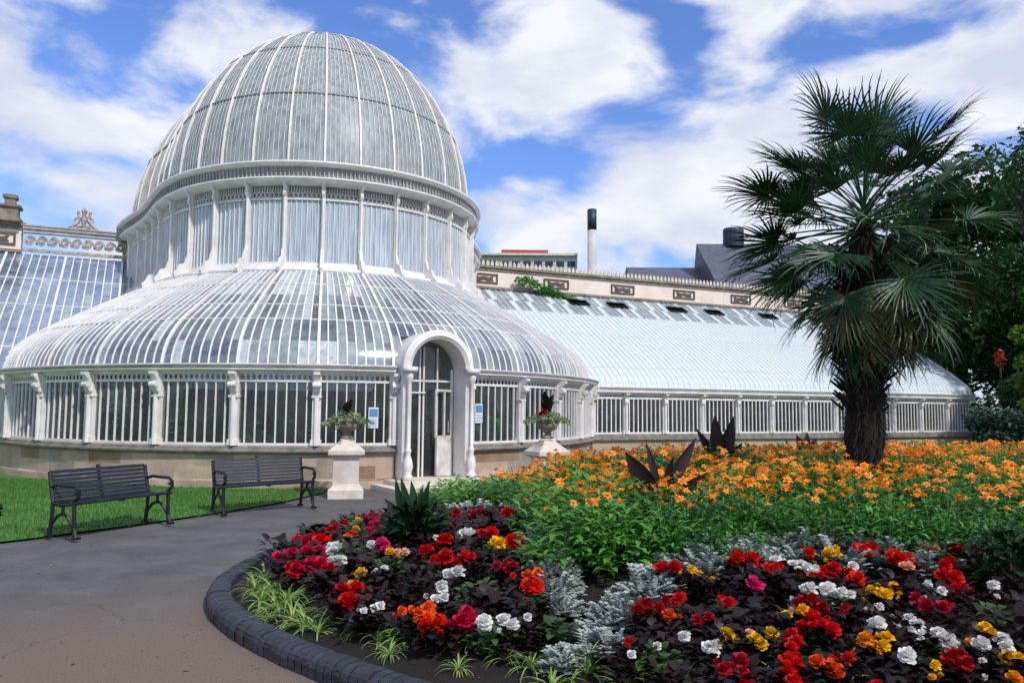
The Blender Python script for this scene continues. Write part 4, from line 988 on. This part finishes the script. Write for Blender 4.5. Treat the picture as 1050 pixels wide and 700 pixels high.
for az, el in ((0,-1.05),(R(-25),-1.2),(R(-160),-1.15),(R(175),-1.0),(R(-90),-1.3),(R(10),-.8),(R(-50),-1.1)):
    put_leaf(az, el, False, rp.uniform(-.4,.4), rp.uniform(.85,1.0), rp.randrange(6), -.55)

# ------------------------------------------------------------------ trees
def tree(name, label, base, h, cr_, nleaf, size, m, seed, group=None, clumps=16, trunk_r=.25, low=.25):
    r = random.Random(seed); t = thing(name, label, 'tree', tuple(base), group); mb = MB()
    mb.tube([(0,0,-.1),(r.uniform(-.2,.2),0,h*.3),(r.uniform(-.3,.3),0,h*.75)], [trunk_r,trunk_r*.8,trunk_r*.3], 9)
    cs = []
    for i in range(clumps):
        a = r.uniform(0, 6.28); zf = r.uniform(low, 1); rd = cr_*math.sqrt(max(.05, 1-((zf-.5)*1.6)**2))*r.uniform(.35,.9)
        c = Vector((cos(a)*rd, sin(a)*rd, h*zf*.93)); cs.append(c); mb.tube([(0,0,h*(.2+.4*zf)), c*.6+UP*h*.15*zf, c], [trunk_r*.3,trunk_r*.18,.03], 5)
    mb.build('trunk', bark, t, world=False); mb = MB()
    for c in cs:
        q = cr_*r.uniform(.3,.5); leaflets(mb, c, (q, q, q*.75), nleaf//clumps, size, r, shell=.3)
    mb.build('crown', m, t, world=False); return t
tree('dark_tree', 'large dark evergreen tree behind the end of the right wing', (27.5, 44, 0), 16.5, 6.0, 15000, .42, leaf_tree, 1, clumps=30)
tree('dark_tree', 'broad dark tree directly behind the palm beside the wing end', (22.8, 37.5, 0), 9.0, 3.6, 12000, .3, leaf_tree, 2, clumps=26, low=.1)
tree('dark_tree', 'dark bushy tree at the right edge of the picture', (24.8, 33, 0), 8.2, 3.6, 12000, .28, leaf_tree, 3, clumps=26, low=.05)
tree('dark_tree', 'tall dark tree crown showing over the glasshouse roof right of the palm', (30, 53, 0), 18, 6.5, 12000, .45, leaf_tree, 4, clumps=26)
tree('slender_tree', 'tree with thin leafy branches reaching in at the upper right edge', (18.9, 28, 0), 12.6, 1.7, 1500, .2, leaf_tree, 8, clumps=14, low=.8)
tree('yellow_green_shrub', 'yellow green shrub at the right edge below the dark trees', (17.5, 26.5, 0), 4.7, 1.15, 5000, .16, leaf_tree2, 5, clumps=16, low=.4)
tree('grey_green_shrub', 'rounded grey green shrub in front of the wing end', (16.0, 26.5, 0), 1.9, 1.3, 6000, .13, mat('grey_green_leaf', '3f5848', '28402f', 2, .6, trans=.2), 6, clumps=18, low=.1, trunk_r=.08)
for i in range(4):
    tree('dark_shrub', 'dark hedge shrub under the trees at the far right edge', (18.6+1.9*i, 28.5+1.5*i, 0), 3.0, 1.6, 5000, .2, leaf_tree, 20+i, 'dark shrubs under the trees', clumps=14, low=.05, trunk_r=.1)
p = atY(1025, 367, 30); t = thing('red_shrub', 'small patch of orange red foliage among the dark trees', 'shrub', (p.x, 30, 0))
mb = MB(); leaflets(mb, (0,0,p.z), (.22,.22,.34), 120, .12, random.Random(3)); mb.build('foliage', mat('orange_red_leaf', 'b8452c', '8c3020', 4, .6, trans=.3), t, world=False); mb = MB(); mb.tube([(0,0,0),(0,0,p.z)], .04, 5); mb.build('stem', bark, t, world=False)
t = thing('lawn_shrub', 'small dark green shrub on the lawn at the left edge', 'shrub', (-6.75, 10.3, .03)); mb = MB(); leaflets(mb, (0,0,.2), (.3,.3,.22), 500, .07, random.Random(6)); mb.build('foliage', leaf_broad, t, world=False); mb = MB(); mb.tube([(0,0,0),(0,0,.2)], .02, 5); mb.build('stem', bark, t, world=False)
# ivy on parapet
t = thing('ivy', 'green ivy growing over the parapet just right of the drum', 'plant', tuple(B0+E2*.6-BK*.25+UP*6.5)); mb = MB(); ri_ = random.Random(8)
for q in range(9):
    leaflets(mb, E2*(-1.1+.3*q)+UP*(.42-.09*q+ri_.uniform(-.08,.08))-BK*.12, (.28,.2,.22), 120, .13, ri_)
mb.build('foliage', leaf_green, t, world=False); mb = MB(); mb.tube([E2*-1.1+UP*.4, E2*.2+UP*.15, E2*1.3-UP*.25], .02, 5); mb.build('stem', bark, t, world=False)

# ------------------------------------------------------------------ far buildings
def pxbox(x0, x1, y0, y1, Y, depth): 
    a = atY(x0, y0, Y); b = atY(x1, y1, Y); return a.x, b.x, b.z, a.z
x0, x1, _, zt = pxbox(487, 592, 262, 300, 90, 14); t = thing('office_block', 'long low white building with window band and red rooftop box behind the parapet', 'building', ((x0+x1)/2, 97, 0))
mb = MB(); mb.box(((x0+x1)/2, 97, zt/2), (x1-x0, 14, zt)); mb.build('wall', concrete, t); mb = MB(); mb.box(((x0+x1)/2-.5, 97, zt+.12), (x1-x0+1, 15, .24)); mb.build('roof', sandL, t)
for i in range(9):
    mb = MB(); xx = x0+.9+(x1-x0-1.2)*i/8.3; mb.box((xx, 89.97, zt-.9), (.85,.1,.6)); mb.build('window', blue_dark, t)
a, b, _, z = pxbox(514, 562, 259, 264, 92, 4); mb = MB(); mb.box(((a+b)/2, 95, (z+zt)/2+.2), (b-a, 6, z-zt+.3)); mb.build('rooftop_box', red_paint, t)
ch = atY(607, 215, 88); chb = atY(607, 236, 88); t = thing('chimney', 'tall pale cylindrical chimney with dark blue top', 'chimney', (ch.x, 88, 0))
mb = MB(); mb.lathe((ch.x, 88, 0), [(.54,0),(.5,chb.z)], 20); mb.build('flue', concrete, t, True); mb = MB(); mb.lathe((ch.x, 88, chb.z), [(.52,0),(.52,ch.z-chb.z),(.42,ch.z-chb.z),(.42,ch.z-chb.z-.4)], 20); mb.build('dark_top', blue_dark, t, True)
A = atY(714, 250, 86); E_ = atY(724, 288, 80)
t = thing('slate_roofed_building', 'grey slate roofed building behind the parapet left of the palm', 'building', (A.x+8, 84, 0))
mb = MB(); zr, ze = A.z, E_.z-1.5
mb.add([(A.x,86,zr),(A.x+24,86,zr),(A.x+25,79,ze),(A.x+.9,79,ze),(A.x+.9,93,ze),(A.x+25,93,ze)], [(0,3,2,1),(0,1,5,4),(0,4,3)]); rf_ = mb.build('roof', slate, t)
mb = MB(); mb.box((A.x+13, 86, ze/2), (23.5, 13.6, ze-.1)); mb.build('wall', concrete, t)
c = atY(752, 242, 86); mb = MB(); mb.lathe((c.x, 86, zr-.3), [(.95,0),(.95,1.8),(.85,2.0),(.2,2.05)], 16, sx=1.2); mb.build('roof_tank', blue_dark, t)
a = atY(642, 274, 88); b = atY(722, 274, 88); mb = MB(); mb.add([(a.x,88,a.z),(b.x,88,a.z),(b.x,83,a.z-2.5),(a.x,83,a.z-2.5),(a.x,93,a.z-2.5),(b.x,93,a.z-2.5)], [(0,3,2,1),(0,1,5,4),(0,4,3),(1,2,5)]); mb.build('side_roof', slate, t)
mb = MB(); mb.box(((a.x+b.x)/2, 88, (a.z-2.5)/2), (b.x-a.x-.2, 9.8, a.z-2.6)); mb.build('side_wall', concrete, t)

# ------------------------------------------------------------------ benches
def bench(loc, ang, label, Lb):
    t = thing('park_bench', label, 'bench', loc, 'park benches', ang)     # local x = length, -y = front
    def P(mb, name, m, par=t): return mb.build(name, m, par, world=False)
    for sgn in (-1, 1):
        x = sgn*Lb/2; mb = MB()
        def bar(pts, r=.022): mb.tube([Vector((x, a, b)) for a, b in pts], r, 6)
        bar([(.19,0),(.16,.2),(.15,.42),(.195,.6),(.235,.78)], .024)            # rear leg and back post
        bar([(-.26,0),(-.22,.12),(-.21,.3),(-.2,.42)], .024)                  # front leg
        bar([(-.26,.42),(0,.385),(.16,.41)], .022)
        bar([(-.24,.02),(-.19,.16),(-.1,.26),(-.02,.29),(.07,.26),(.15,.16),(.18,.02)], .02)   # arch below the seat
        bar([(-.02,.29),(-.02,.39)], .02)
        bar([(.19,.6),(.08,.63),(-.08,.62),(-.2,.62),(-.27,.57),(-.27,.5),(-.22,.46),(-.2,.42)], .022)   # arm rest scroll
        bar([(-.27,.57),(-.23,.53),(-.2,.55)], .016)
        for a in (-.26, .19): mb.box((x, a, .015), (.07,.08,.03))
        P(mb, 'end_frame', black_iron)
    for j in range(5):
        f = j/4; mb = MB(); mb.box((0, -.22+.36*f, .425-.03*sin(pi*f)), (Lb-.02,.062,.026)); P(mb, 'seat_slat', slat_paint)
    for j in range(7):
        f = j/6; mb = MB(); z = .46+.05*j; y = .155 + .13*(z-.42)/.41*1.0 - .02
        mb.box((0, y, z+.01), (Lb-.02, .024, .042), (1,0,0), Vector((0,1,-.25))); P(mb, 'back_slat', slat_paint)
    mb = MB(); mb.box((0,-.03,.392), (.04,.34,.02)); mb.box((0,.235,.63), (.045,.02,.4), (1,0,0), Vector((0,1,-.25))); P(mb, 'centre_support', black_iron)
    return t
bench((-5.11, 10.44, .03), R(68), 'black slatted park bench with iron arms, nearer one at the far left', 1.45)
bench((-3.84, 12.64, .02), R(42), 'black slatted park bench with iron arms, farther one beside the stone pedestal', 1.45)

# ------------------------------------------------------------------ pedestals and urns
def pedestal(p, label, ang):
    t = thing('stone_pedestal', label, 'pedestal', tuple(p)); x = Vector((cos(ang), sin(ang), 0)); mb = MB()
    mb.squares(p, [(.31,0),(.31,.15),(.28,.18),(.245,.22),(.23,.26),(.225,.70),(.245,.74)], x); mb.build('shaft', sandL, t)
    mb = MB(); mb.squares(p+UP*.74, [(.245,0),(.32,.04),(.32,.11),(.3,.12),(.13,.27),(.11,.31)], x); mb.build('cap', sandL, t)
def urn(p, label, s=1.0):
    t = thing('urn', label, 'urn', tuple(p)); mb = MB(); mb.lathe(p, [(.12,0),(.12,.03),(.05,.07),(.045,.1),(.08,.13),(.17,.18),(.215,.26),(.2,.28),(.215,.3),(.25,.33),(.25,.36),(.2,.36),(.18,.31)], 20); mb.build('bowl', stone_dark, t, True)
p1 = Vector((-3.0, 14.75, 0)); p2 = Vector((atY(561, 460, 14.9).x, 14.9, 0))
pedestal(p1, 'pale stone pedestal beside the farther bench, carrying a planted urn', R(12)); pedestal(p2, 'pale stone pedestal right of the arched doorway, mostly hidden by orange flowers', R(25))
urn(p1+UP*1.05, 'grey stone urn on the pedestal beside the farther bench'); urn(p2+UP*1.08, 'grey stone urn on the pedestal right of the arched doorway')
rr = random.Random(14)
for p, lab, red in ((p1+UP*1.38, 'pale trailing plant spilling over the urn beside the farther bench', False), (p2+UP*1.41, 'pale trailing plant with red flowers in the urn right of the doorway', True)):
    t = thing('trailing_plant', lab, 'plant', tuple(p)); mb = MB(); leaflets(mb, (0,0,.07), (.27,.27,.12), 300, .06, rr)
    for j in range(14):
        a = j*.45; q = Vector((cos(a)*.22, sin(a)*.22, .05)); e = Vector((cos(a)*.45, sin(a)*.45, -.02-.1*rr.random())); mb.tube([q, (q+e)/2+UP*.06, e], .005, 3)
        for u in range(7): leaflets(mb, q+(e-q)*(u/6)+UP*.02, (.04,.04,.04), 5, .06, rr)
    mb.build('foliage', purple_leaf, t, world=False)
    if red:
        for j in range(6): link('flower', FM['c'][j % 2], t, Matrix.Translation((-.12+.06*rr.random()+.03*j-.06, -.16, .12+.04*rr.random())) @ Matrix.Scale(.05, 4))
    tt_ = thing('canna_plant', 'dark leaved canna standing in the urn %s' % ('right of the doorway' if red else 'beside the farther bench'), 'plant', tuple(p)); mb = MB(); mb.tube([(0,0,-.05),(0,0,.2)], .02, 6); mb.build('stem', leaf_canna, tt_, world=False)
    for j in range(8 if red else 6):
        a = j*2.4; sc = 1 if red else .75; d = Vector((cos(a)*.55, sin(a)*.55, 1)); mb = MB(); blade(mb, (0,0,.05+.02*j), d, Vector((-cos(a), -sin(a), .5)), .38*sc, .17*sc, -.3, 8, cup=.3); mb.build('leaf', leaf_canna, tt_, world=False, smooth=True)
